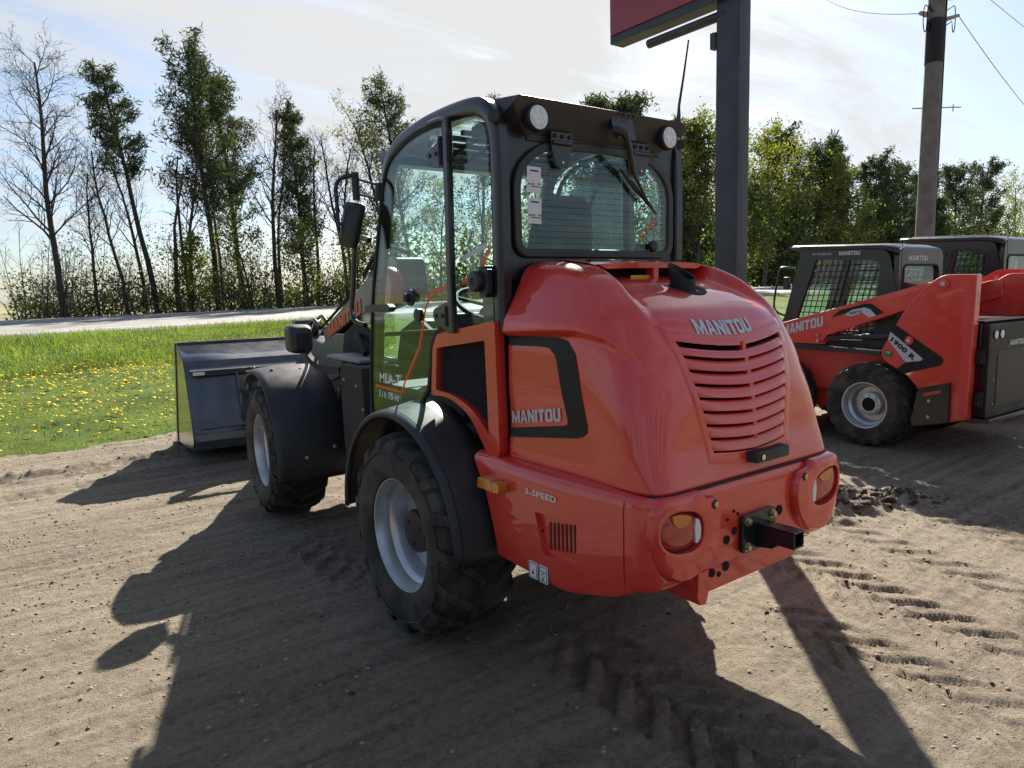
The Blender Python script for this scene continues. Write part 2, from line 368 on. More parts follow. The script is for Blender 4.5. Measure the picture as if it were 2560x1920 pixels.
def _asph(t, L, b):
    tc_ = N(t, 'TexCoord'); a = N(t, 'TexNoise', i_Scale=.5, i_Detail=9.0, i_Roughness=.7); L(tc_.outputs['Object'], a.inputs['Vector'])
    f = N(t, 'TexNoise', i_Scale=90, i_Detail=3.0); L(tc_.outputs['Object'], f.inputs['Vector'])
    m = N(t, 'Math', operation='MULTIPLY_ADD', n_1=.4); L(f.outputs[0], m.inputs[0]); L(a.outputs[0], m.inputs[2])
    r = ramp(t, [(.5, (.19, .18, .172)), (.9, (.27, .258, .245))]); L(m.outputs[0], r.inputs[0]); L(r.outputs[0], b.inputs['Base Color']); b.inputs['Roughness'].default_value = .8
    bp = N(t, 'Bump', i_Strength=.4, i_Distance=.004); L(f.outputs[0], bp.inputs['Height']); L(bp.outputs[0], b.inputs['Normal'])
smat('asphalt', _asph)
mat('gravel', (.17, .145, .125), .95, noise=(22, .5), bump=(30, .9, .03)); mat('line_white', (.74, .74, .72), .7, noise=(9, .1))
def _field(t, L, b):
    tc_ = N(t, 'TexCoord'); mp_ = N(t, 'Mapping'); mp_.inputs['Rotation'].default_value = (0, 0, rad(-8)); mp_.inputs['Scale'].default_value = (.0006, .021, 1); L(tc_.outputs['Object'], mp_.inputs[0])
    a = N(t, 'TexNoise', i_Scale=1.0, i_Detail=2.0); L(mp_.outputs[0], a.inputs['Vector'])
    r = ramp(t, [(.38, (.13, .17, .035)), (.5, (.30, .26, .09)), (.6, (.15, .11, .075)), (.72, (.16, .19, .05))]); L(a.outputs[0], r.inputs[0]); L(r.outputs[0], b.inputs['Base Color']); b.inputs['Roughness'].default_value = 1
smat('field', _field)
# base sheet to the horizon
def axis(parts):
    out = []
    for a, b_, n in parts: out += list(np.linspace(a, b_, n, endpoint=False))
    return np.array(out+[parts[-1][1]])
def sheet(name, xs, ys, zf, m, keep=None):
    X, Y = np.meshgrid(xs, ys); Z = zf(X, Y); nx, ny = len(xs), len(ys); I = np.arange(nx*ny).reshape(ny, nx)
    F = np.stack([I[:-1, :-1], I[:-1, 1:], I[1:, 1:], I[1:, :-1]], -1).reshape(-1, 4)
    if keep is not None:
        k = keep(X, Y).ravel(); F = F[k[F].all(1)]
    return npmesh(name, np.stack([X, Y, Z], -1).reshape(-1, 3), F, m)
def zbase(x, y):
    s, t = road_st(x, y); return np.where(t > 14.0, zroad(s)-.01, np.where(t > -1.5, zroad(s)-.25, np.minimum(land(x, y), 0)-.22))
g = sheet('ground', axis([(-3000, -200, 12), (-200, 220, 90), (220, 3000, 12)]), axis([(-600, -30, 10), (-30, 90, 60), (90, 300, 16), (300, 4500, 14)]), zbase, 'field'); g['kind'] = 'structure'
# verge (near) and strip beyond the road
def vkeep(x, y): s, t = road_st(x, y); return (y > yard_edge(x)-.30) & (t < .3)
def vz(x, y): return land(x, y)+(.035*fbm(x*2.2, y*2.2, 4, 3)+.05*fbm(x*.5, y*.5, 2, 9))*sstep(-.3, .8, y-yard_edge(x))-.06*(1-sstep(-.3, .06, y-yard_edge(x)))
v = sheet('grass_verge', axis([(-60, -6, 40), (-6, 16, 210), (16, 60, 110), (60, 200, 60)]), axis([(5, 12, 80), (12, 22, 90), (22, 45, 60)]), vz, 'grass_ground', vkeep); v['kind'] = 'structure'
# road: bed, edge lines, centre line, gravel shoulders
def strip(name, t0, t1, dz, m, s0=-160, s1=420, ns=59, z0=None):
    V = []; F = []
    for i in range(ns):
        s = s0+(s1-s0)*i/(ns-1)
        for t in (t0, t1):
            p = RP+RD*s+RN*t; V.append((p[0], p[1], float(zroad(s))+.012*max(0, t)+dz))
    F = [(2*i, 2*i+2, 2*i+3, 2*i+1) for i in range(ns-1)]
    o = npmesh(name, V, F, m); return o
rd = strip('road', 0, 14.1, 0, 'asphalt'); rd['kind'] = 'structure'
for t0, t1 in ((1.35, 1.50), (12.4, 12.55)): o = strip('road_edge_line', t0, t1, .004, 'line_white'); o.parent = rd
for i in range(30):
    o = strip('road_centre_dash', 6.9, 7.02, .004, 'yellow' if 0 else 'line_white', -60+12*i, -57+12*i, 3); o.parent = rd
rs = np.random.RandomState(4)
def shoulder(name, ta, tb, za, zb_):
    s = np.arange(-40, 130, .35); k = 7; V = []
    for i, si in enumerate(s):
        for j in range(k):
            t = ta+(tb-ta)*j/(k-1)+(rs.rand()-.5)*.1; p = RP+RD*si+RN*t; V.append((p[0], p[1], float(zroad(si))+za+(zb_-za)*j/(k-1)+(rs.rand()-.5)*.05*(0 < j < k-1)))
    I = np.arange(len(s)*k).reshape(len(s), k); F = np.stack([I[:-1, :-1], I[1:, :-1], I[1:, 1:], I[:-1, 1:]], -1).reshape(-1, 4)
    o = npmesh(name, V, F, 'gravel', smooth=False); o['kind'] = 'structure'
shoulder('gravel_shoulder', -1.0, .0, -.09, -.006)
# ------------------------------------------------------------ dirt yard with tracks and ruts
def yz(X, Y):
    z = .020*fbm(X*.7, Y*.7, 3, 21)+.012*fbm(X*3.1, Y*3.1, 4, 31)+.016*fbm(X*12, Y*12, 3, 41)+.012*fbm(X*40, Y*40, 2, 51)
    # long scraper drag lines, running almost across the machine's axis
    q = Y+.16*X+.03*fbm(X*.8, Y*.8, 2, 71); z += .017*fbm(q*9+.2*X, X*.35, 3, 61)*sstep(-.2, .6, Y+1.0-.5*X)
    # rut along the lawn
    for off, dep, w in ((0, .035, .07), (.16, -.03, .07), (-.17, -.022, .07), (-.75, .02, .06), (-.62, -.016, .05)):
        d = Y-(5.05+.14*(X+1.8)+.04*fbm(X*1.1, X*0, 2, 81)+off); z -= dep*np.exp(-(d/w)**2)*(.6+1.1*vn(X*6, Y*6, 8)*vn(X*19, Y*19, 9)*2)
    # tyre tracks with chevron bars
    def track(xc, w, y0, y1, dep, per, ph, skew, sd):
        nonlocal z
        xx = X-xc-skew*(Y-y0)-.03*fbm(Y*1.2, Y*0, 2, sd); on = (1-sstep(w*.92, w*1.12, np.abs(xx)))*sstep(y0, y0+.35, Y)*(1-sstep(y1-.35, y1, Y))
        jit = .05*fbm(X*3, Y*3, 3, sd+3); side = np.where(xx > 0, .5, 0)
        f = ((Y+np.abs(xx)*.95+jit)/per+side+ph) % 1.0
        bar = sstep(.02, .09, f)*(1-sstep(.46, .53, f)); edge = np.exp(-((np.abs(xx)-w*1.1)/.045)**2)
        wear = .55+.8*vn(X*1.9+3, Y*1.9, sd+5)
        rough = .012*fbm(X*22, Y*22, 3, sd+7)
        z = z+on*wear*(dep*(bar*.9-.55)*1.5+rough)+.014*edge*sstep(y0, y0+.5, Y)*(1-sstep(y1-.5, y1, Y))*vn(X*5, Y*5, sd+9)
    track(.84, .21, -3.2, .55, .019, .19, .1, .24, 101)
    track(1.42, .20, -3.2, .1, .016, .19, .6, .26, 103)
    track(.50, .19, -3.3, -.75, .016, .19, .4, .10, 131)
    track(2.05, .20, -3.2, .6, .013, .19, .2, .30, 137)
    track(-.28, .22, -3.2, -.40, .020, .19, .3, .02, 111)
    track(-.95, .20, -3.2, -.9, .012, .19, .7, .08, 113)
    track(-.62, .2, .55, 1.75, .016, .215, .3, 0, 116)
    track(2.9, .3, -2.3, 4, .012, .21, .0, .35, 121)
    # crumbled soil heap by the skid steer
    for cx, cy, rx, ry, h in ((2.72, -.36, .42, .20, .055), (2.45, -.30, .2, .16, .05), (3.0, -.55, .25, .15, .035)):
        e = np.exp(-((X-cx)/rx)**2-((Y-cy)/ry)**2); z += h*e*(.35+1.5*vn(X*17, Y*17, 13))+.03*e*(vn(X*38, Y*38, 14)-.4)
    # tyre pressed hollows
    for cx, cy in ((-.6, 0), (.6, 0), (-.52, 2.33), (.68, 2.33)):
        z += -.012*np.exp(-((X-cx)/.26)**4-((Y-cy)/.2)**4)+.012*np.exp(-((np.hypot((X-cx)/1.1, (Y-cy))-.36)/.07)**2)*vn(X*6, Y*6, 17)
    # gravelly lip under the lawn's edge
    d = Y-yard_edge(X); z -= .16*sstep(-.05, .5, d)
    z += .02*np.exp(-((d+.25)/.2)**2)*vn(X*9, Y*9, 19)
    return z
xs = axis([(-40, -6, 24), (-6, -2.7, 44), (-2.7, 3.2, 395), (3.2, 8, 120), (8, 18, 70), (18, 60, 24)])
ys = axis([(-14, -2.3, 24), (-2.3, 2.6, 330), (2.6, 7.2, 170), (7.2, 14, 36)])
yd = sheet('dirt_yard', xs, ys, yz, 'dirt', lambda x, y: y < yard_edge(x)+.75); yd['kind'] = 'structure'
# loose stones: too many to count
def blob_mesh(P, R, sq, seed, nl=5, nr=3):
    r = np.random.RandomState(seed); n = len(P)
    base = []; 
    for i in range(nr):
        th = .10+(pi*.62-.10)*i/(nr-1)
        for j in range(nl): base.append((sin(th)*cos(2*pi*j/nl+i*.6), sin(th)*sin(2*pi*j/nl+i*.6), cos(th)))
    base = np.array(base); k = len(base)
    F = []
    for i in range(nr-1):
        for j in range(nl): F.append((i*nl+j, (i+1)*nl+j, (i+1)*nl+(j+1) % nl, i*nl+(j+1) % nl))
    F = np.array(F)
    sc = R[:, None, None]*(1+.35*(r.rand(n, k, 1)-.5)); V = base[None]*sc
    V[:, :, 0] *= (.75+.6*r.rand(n))[:, None]; V[:, :, 2] *= (sq*(.6+.7*r.rand(n)))[:, None]
    a = r.rand(n)*2*pi; c, s = np.cos(a)[:, None], np.sin(a)[:, None]; x = V[:, :, 0]*c-V[:, :, 1]*s; y = V[:, :, 0]*s+V[:, :, 1]*c
    V = np.stack([x, y, V[:, :, 2]], -1)+P[:, None]
    T = F[None]+(np.arange(n)*k)[:, None, None]; cap = np.stack([np.arange(nl)[::-1] if 0 else np.arange(nl)], 0)
    return V.reshape(-1, 3), T.reshape(-1, 4)
def stones(name, n, box, rlo, rhi, m, seed, label, expo=2.5, ok=None):
    r = np.random.RandomState(seed); x = box[0]+(box[1]-box[0])*r.rand(n); y = box[2]+(box[3]-box[2])*r.rand(n)
    if ok is not None: k = ok(x, y, r); x, y = x[k], y[k]
    R = rlo+(rhi-rlo)*r.rand(len(x))**expo; z = yz(x, y)+R*(.02+.14*(R > .009))
    V, F = blob_mesh(np.stack([x, y, z], 1), R, .42, seed, 5, 3); o = npmesh(name, V, F, m); tag(o, label, 'stones', kind='stuff'); return o
def _stone(t, L, b):
    g_ = N(t, 'NewGeometry'); r = ramp(t, [(0, (.12, .098, .074)), (.35, (.20, .165, .122)), (.7, (.25, .21, .165)), (1, (.34, .30, .25))])
    L(g_.outputs['Random Per Island'], r.inputs[0]); L(r.outputs[0], b.inputs['Base Color']); b.inputs['Roughness'].default_value = .85
smat('stone', _stone); mat('soil', (.055, .042, .030), 1, noise=(40, .4), bump=(90, .6, .006))
stones('loose_gravel', 44000, (-3, 3.6, -2.4, 3.2), .0028, .0115, 'stone', 3, 'pale pebbles strewn over the dirt yard', 6.0, lambda x, y, r: r.rand(len(x)) < .12+1.2*vn(x*1.3, y*1.3, 77)**2*vn(x*5, y*5, 78)*1.6)
stones('distant_gravel', 4200, (-4, 9, 2.8, 6.5), .004, .015, 'stone', 5, 'small stones along the far side of the dirt yard', 2.5, lambda x, y, r: (y < yard_edge(x)+.2))
stones('soil_crumbs', 2600, (-3, 3.6, -2.4, 6), .004, .014, 'soil', 7, 'dark crumbs of damp soil dropped by tyres', 2.5, lambda x, y, r: r.rand(len(x)) < .10+1.0*np.exp(-(((Y_:=y-(5.05+.14*(x+1.8)))/.25)**2))+.8*(np.abs(x-1.2) < .35)*(y < .2))
hp = stones('soil_clods', 900, (2.15, 3.4, -.85, .0), .012, .042, 'soil', 9, 'heap of dark crumbled soil clods beyond the rear bumper', 2.0, lambda x, y, r: r.rand(len(x)) < 1.3*np.exp(-((x-2.72)/.40)**2-((y+.38+.35*(x-2.72))/.17)**2))
# ------------------------------------------------------------ grass blades and dandelions
def leafmat(name, cols, trans=.45, rough=.6, var=.6):
    m = bpy.data.materials.new(name); m.use_nodes = True; t = m.node_tree; t.nodes.clear(); L = t.links.new
    g_ = N(t, 'NewGeometry'); r = ramp(t, [(i/(len(cols)-1), c) for i, c in enumerate(cols)]); L(g_.outputs['Random Per Island'], r.inputs[0])
    tc_ = N(t, 'TexCoord'); nz = N(t, 'TexNoise', i_Scale=var, i_Detail=3.0); L(tc_.outputs['Object'], nz.inputs['Vector']); vr = N(t, 'MapRange', i_From_Min=.32, i_From_Max=.68, i_To_Min=.55, i_To_Max=1.3); L(nz.outputs[0], vr.inputs[0])
    vm = N(t, 'MixRGB', blend_type='MULTIPLY'); vm.inputs[0].default_value = 1; L(r.outputs[0], vm.inputs[1]); L(vr.outputs[0], vm.inputs[2]); r = vm
    d = N(t, 'BsdfDiffuse'); tr = N(t, 'BsdfTranslucent'); gl = N(t, 'BsdfGlossy', i_Roughness=rough); L(r.outputs[0], d.inputs[0])
    br = N(t, 'MixRGB', blend_type='MULTIPLY'); br.inputs[0].default_value = 1; br.inputs[2].default_value = (1.25, 1.35, .7, 1); L(r.outputs[0], br.inputs[1]); L(br.outputs[0], tr.inputs[0])
    a = N(t, 'MixShader'); a.inputs[0].default_value = trans; L(d.outputs[0], a.inputs[1]); L(tr.outputs[0], a.inputs[2])
    c = N(t, 'MixShader'); c.inputs[0].default_value = .05; L(a.outputs[0], c.inputs[1]); L(gl.outputs[0], c.inputs[2])
    o = N(t, 'OutputMaterial'); L(c.outputs[0], o.inputs[0]); MT[name] = m
leafmat('blade', [(0.060, 0.098, 0.012), (0.102, 0.162, 0.020), (0.140, 0.200, 0.030), (0.178, 0.200, 0.051)], .5)
leafmat('blade_tall', [(0.068, 0.104, 0.013), (0.117, 0.180, 0.023), (0.162, 0.225, 0.036), (0.207, 0.225, 0.072)], .5)
def blades(name, n, seed, ok, hlo, hhi, w, m, label):
    r = np.random.RandomState(seed); x = -5+25*r.rand(n); y = 5.8+18*r.rand(n); k = ok(x, y, r); x, y = x[k], y[k]; n = len(x)
    z = vz(x, y)-.01; h = (hlo+(hhi-hlo)*r.rand(n)**1.5)*(.65+.7*vn(x*1.7, y*1.7, 91)); a = r.rand(n)*2*pi; le = h*(.2+.6*r.rand(n)); la = r.rand(n)*2*pi
    ww = w*(.6+.8*r.rand(n)); dx, dy = np.cos(a)*ww, np.sin(a)*ww; lx, ly = np.cos(la)*le, np.sin(la)*le
    P = np.stack([np.stack([x-dx, y-dy, z], 1), np.stack([x+dx, y+dy, z], 1), np.stack([x+lx*.35+dx*.7, y+ly*.35+dy*.7, z+h*.62], 1), np.stack([x+lx, y+ly, z+h], 1), np.stack([x+lx*.35-dx*.7, y+ly*.35-dy*.7, z+h*.62], 1)], 1)
    I = (np.arange(n)*5)[:, None]; F = np.concatenate([np.concatenate([I, I+1, I+2, I+4], 1)], 0); T = np.concatenate([I+4, I+2, I+3, I+3], 1)
    o = npmesh(name, P.reshape(-1, 3), F, m, smooth=False)
    # tip triangles as a second pass in the same mesh
    me = o.data; bm_v = P.reshape(-1, 3); me.clear_geometry()
    Fa = np.concatenate([I, I+1, I+2], 1); Fb = np.concatenate([I, I+2, I+4], 1); Fc = np.concatenate([I+4, I+2, I+3], 1); FF = np.concatenate([Fa, Fb, Fc], 0)
    o2 = npmesh(name, bm_v, FF, m, smooth=False); bpy.data.objects.remove(o); o2.name = name; tag(o2, label, 'grass', kind='stuff')
def vis(x, y, r):   # where the photograph can see the lawn: left of the loader and in the gap on the right
    be = np.degrees(np.arctan2(x+2.255, y+2.948)); return (y > yard_edge(x)-.06) & (((be > -4) & (be < 27)) | ((be > 52) & (be < 62)))
def tt(x, y): return road_st(x, y)[1]
blades('mown_grass', 150000, 11, lambda x, y, r: vis(x, y, r) & (tt(x, y) < -6.4), .025, .065, .0045, 'blade', 'short mown lawn between the dirt yard and the bank')
blades('tall_grass', 170000, 12, lambda x, y, r: vis(x, y, r) & (tt(x, y) > -7.2) & (tt(x, y) < -.75+.5*vn(x*2, y*2, 4)) & (r.rand(len(x)) < .35+.9*vn(x*.8, y*1.6, 14)), .06, .25, .007, 'blade_tall', 'taller unmown grass on the bank below the road')
blades('edge_grass', 60000, 13, lambda x, y, r: (y > yard_edge(x)-.12) & (y < yard_edge(x)+.45*vn(x*3, y*0, 3)+.1), .04, .11, .005, 'blade', 'ragged tufts of grass along the edge of the yard')
mat('dandelion', (.80, .60, .012), .8)
def dand(n, seed, ok):
    r = np.random.RandomState(seed); x = -4+20*r.rand(n); y = 6.3+15*r.rand(n); k = ok(x, y, r); x, y = x[k], y[k]; R = .020+.020*r.rand(len(x))**1.5
    z = vz(x, y)+.055+.035*r.rand(len(x)); V, F = blob_mesh(np.stack([x, y, z], 1), R, .38, seed, 7, 3); return V, F
V1, F1 = dand(30000, 21, lambda x, y, r: vis(x, y, r) & (r.rand(len(x)) < (.16*(vn(x*1.1, y*1.1, 44) > .55)*(vn(x*3, y*3, 48) > .4)+.05*(vn(x*2.2, y*2.2, 45) > .6)+.42*np.exp(-((y-12.6-.1*x)/1.5)**2)*(vn(x*1.2, y*.8, 46)+.2)+.02)*(tt(x, y) < -3)*1.15))
o = npmesh('dandelions', V1, F1, 'dandelion'); tag(o, 'yellow dandelion heads scattered across the lawn', 'flowers', kind='stuff')
# ============================================================ trees
mat('bark', (.045, .038, .032), .95, noise=(7, .4), bump=(14, .8, .03)); mat('bark_pale', (.12, .105, .09), .95, noise=(6, .35), bump=(14, .6, .02)); mat('bark_red', (.085, .055, .038), .95, noise=(6, .4), bump=(12, .8, .03))
leafmat('needle', [(0.025, 0.039, 0.015), (0.043, 0.062, 0.022), (0.065, 0.088, 0.031), (0.096, 0.107, 0.040)], .3)
leafmat('leaf_yellow', [(0.104, 0.124, 0.014), (0.168, 0.184, 0.022), (0.232, 0.224, 0.028), (0.136, 0.168, 0.024)], .55)
leafmat('leaf_green', [(0.040, 0.062, 0.010), (0.068, 0.104, 0.014), (0.100, 0.136, 0.021), (0.136, 0.152, 0.027)], .5)
leafmat('leaf_bud', [(0.104, 0.096, 0.032), (0.136, 0.128, 0.048), (0.088, 0.068, 0.040)], .4)
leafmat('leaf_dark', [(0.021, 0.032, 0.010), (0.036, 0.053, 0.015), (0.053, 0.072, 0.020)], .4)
leafmat('leaf_brush', [(.030, .032, .012), (.050, .060, .016), (.080, .096, .022), (.055, .048, .028)], .4)
class Tree:
    def __init__(s, seed): s.r = random.Random(seed); s.np = np.random.RandomState(seed); s.b = B(); s.pts = []
    def limb(s, p, d, L, r, lev, maxlev, o):
        R = s.r; n = max(2, int(o['seg']*(1 if lev else 2))); pts = [p]; dd = d.normalized(); rr = [r]
        for i in range(n):
            t = (i+1)/n
            dd = (dd+Vector((R.gauss(0, 1), R.gauss(0, 1), R.gauss(0, 1)))*o['wob']*(.35 if lev == 0 else 1)+Vector((0, 0, o['up']))*(.0 if lev == 0 else 1)).normalized()
            p = p+dd*(L/n); pts.append(p); rr.append(max(r*(1-t*(.72 if lev < maxlev else .85)), .006))
        s.b.tube(pts, rr, 6 if lev == 0 else (4 if lev == 1 else 3), caps=False)
        if lev >= o['leaf_from']:
            for i in range(1, len(pts)): s.pts.append((pts[i], dd))
        if lev < maxlev:
            k = o['kids'][lev]; a0 = R.random()*6.28; lo = o['lo'][lev]
            for j in range(k):
                t = lo+(1-lo)*(j+R.random()*.8)/k; f = t*(len(pts)-1); i = min(int(f), len(pts)-2); q = pts[i].lerp(pts[i+1], f-i)
                ax = (pts[i+1]-pts[i]).normalized(); a0 += 2.4+R.uniform(-.5, .5); sd = ax.orthogonal().normalized(); sd.rotate(Matrix.Rotation(a0, 3, ax))
                ang = rad(o['ang'][lev]*(1+R.uniform(-.3, .3))); nd = ax*cos(ang)+sd*sin(ang)
                ll = L*o['len'][lev]*(1-.55*(t-lo)/(1-lo+1e-6) if lev == 0 and o.get('cone', 1) else 1)*R.uniform(.65, 1.15)
                s.limb(q, nd, ll, rr[i]*o['rad'][lev], lev+1, maxlev, o)
    def leaves(s, n, size, asp, spread, along=0):
        if not s.pts: return np.zeros((0, 3)), np.zeros((0, 4), int)
        r = s.np; I = r.randint(0, len(s.pts), n); P = np.array([s.pts[i][0][:] for i in I])+r.randn(n, 3)*spread; D = np.array([s.pts[i][1][:] for i in I])
        a = r.randn(n, 3); a = a/np.linalg.norm(a, axis=1)[:, None]; a = a*(1-along)+D*along; a = a/np.linalg.norm(a, axis=1)[:, None]
        b = np.cross(a, r.randn(n, 3)); b = b/np.linalg.norm(b, axis=1)[:, None]; sz = (size*(.55+.9*r.rand(n)))[:, None]
        a = a*sz; b = b*sz*asp; V = np.stack([P-a*.5-b*.25, P-a*.5+b*.25, P+a*.2+b*.5, P+a*.6, P+a*.2-b*.5], 1)
        V = np.stack([P-a*.5, P+b*.5, P+a*.5, P-b*.5], 1)
        return V.reshape(-1, 3), np.arange(n*4).reshape(n, 4)
def tree(name, loc, H, lean, seed, o, label, group, bark, leaf, nl, size, asp=.5, spread=.25, along=0, trunk_r=None):
    T = Tree(seed); d = Vector((lean[0], lean[1], H)); L = d.length
    T.limb(Vector((0, 0, -.15)), d, L, trunk_r or H*.0135, 0, o['levels'], o)
    e = thing(name, loc, label, 'tree', group); T.b.build('trunk', bark, e, smooth=60, recalc=False)
    if nl:
        V, F = T.leaves(nl, size, asp, spread, along); npmesh('crown', V, F, leaf, e, smooth=False)
    return e
BARE = dict(levels=3, seg=4, wob=.13, up=.05, kids=(26, 7, 5), lo=(.30, .15, .2), ang=(42, 40, 38), len=(.30, .45, .5), rad=(.42, .55, .6), leaf_from=3)
BUD = dict(levels=3, seg=4, wob=.15, up=.04, kids=(22, 7, 5), lo=(.22, .15, .2), ang=(45, 42, 40), len=(.34, .45, .5), rad=(.45, .55, .6), leaf_from=2)
PINE = dict(levels=2, seg=4, wob=.14, up=.03, kids=(34, 6), lo=(.42, .30), ang=(62, 45), len=(.20, .42), rad=(.36, .5), leaf_from=1)
PINEL = dict(levels=2, seg=4, wob=.14, up=.06, kids=(46, 6), lo=(.30, .30), ang=(58, 45), len=(.22, .42), rad=(.36, .5), leaf_from=1)
DEAD = dict(levels=2, seg=4, wob=.15, up=.0, kids=(12, 3), lo=(.35, .2), ang=(60, 45), len=(.16, .5), rad=(.3, .5), leaf_from=9)
GL, GR = 'trees across the road on the left', 'trees across the road on the right'
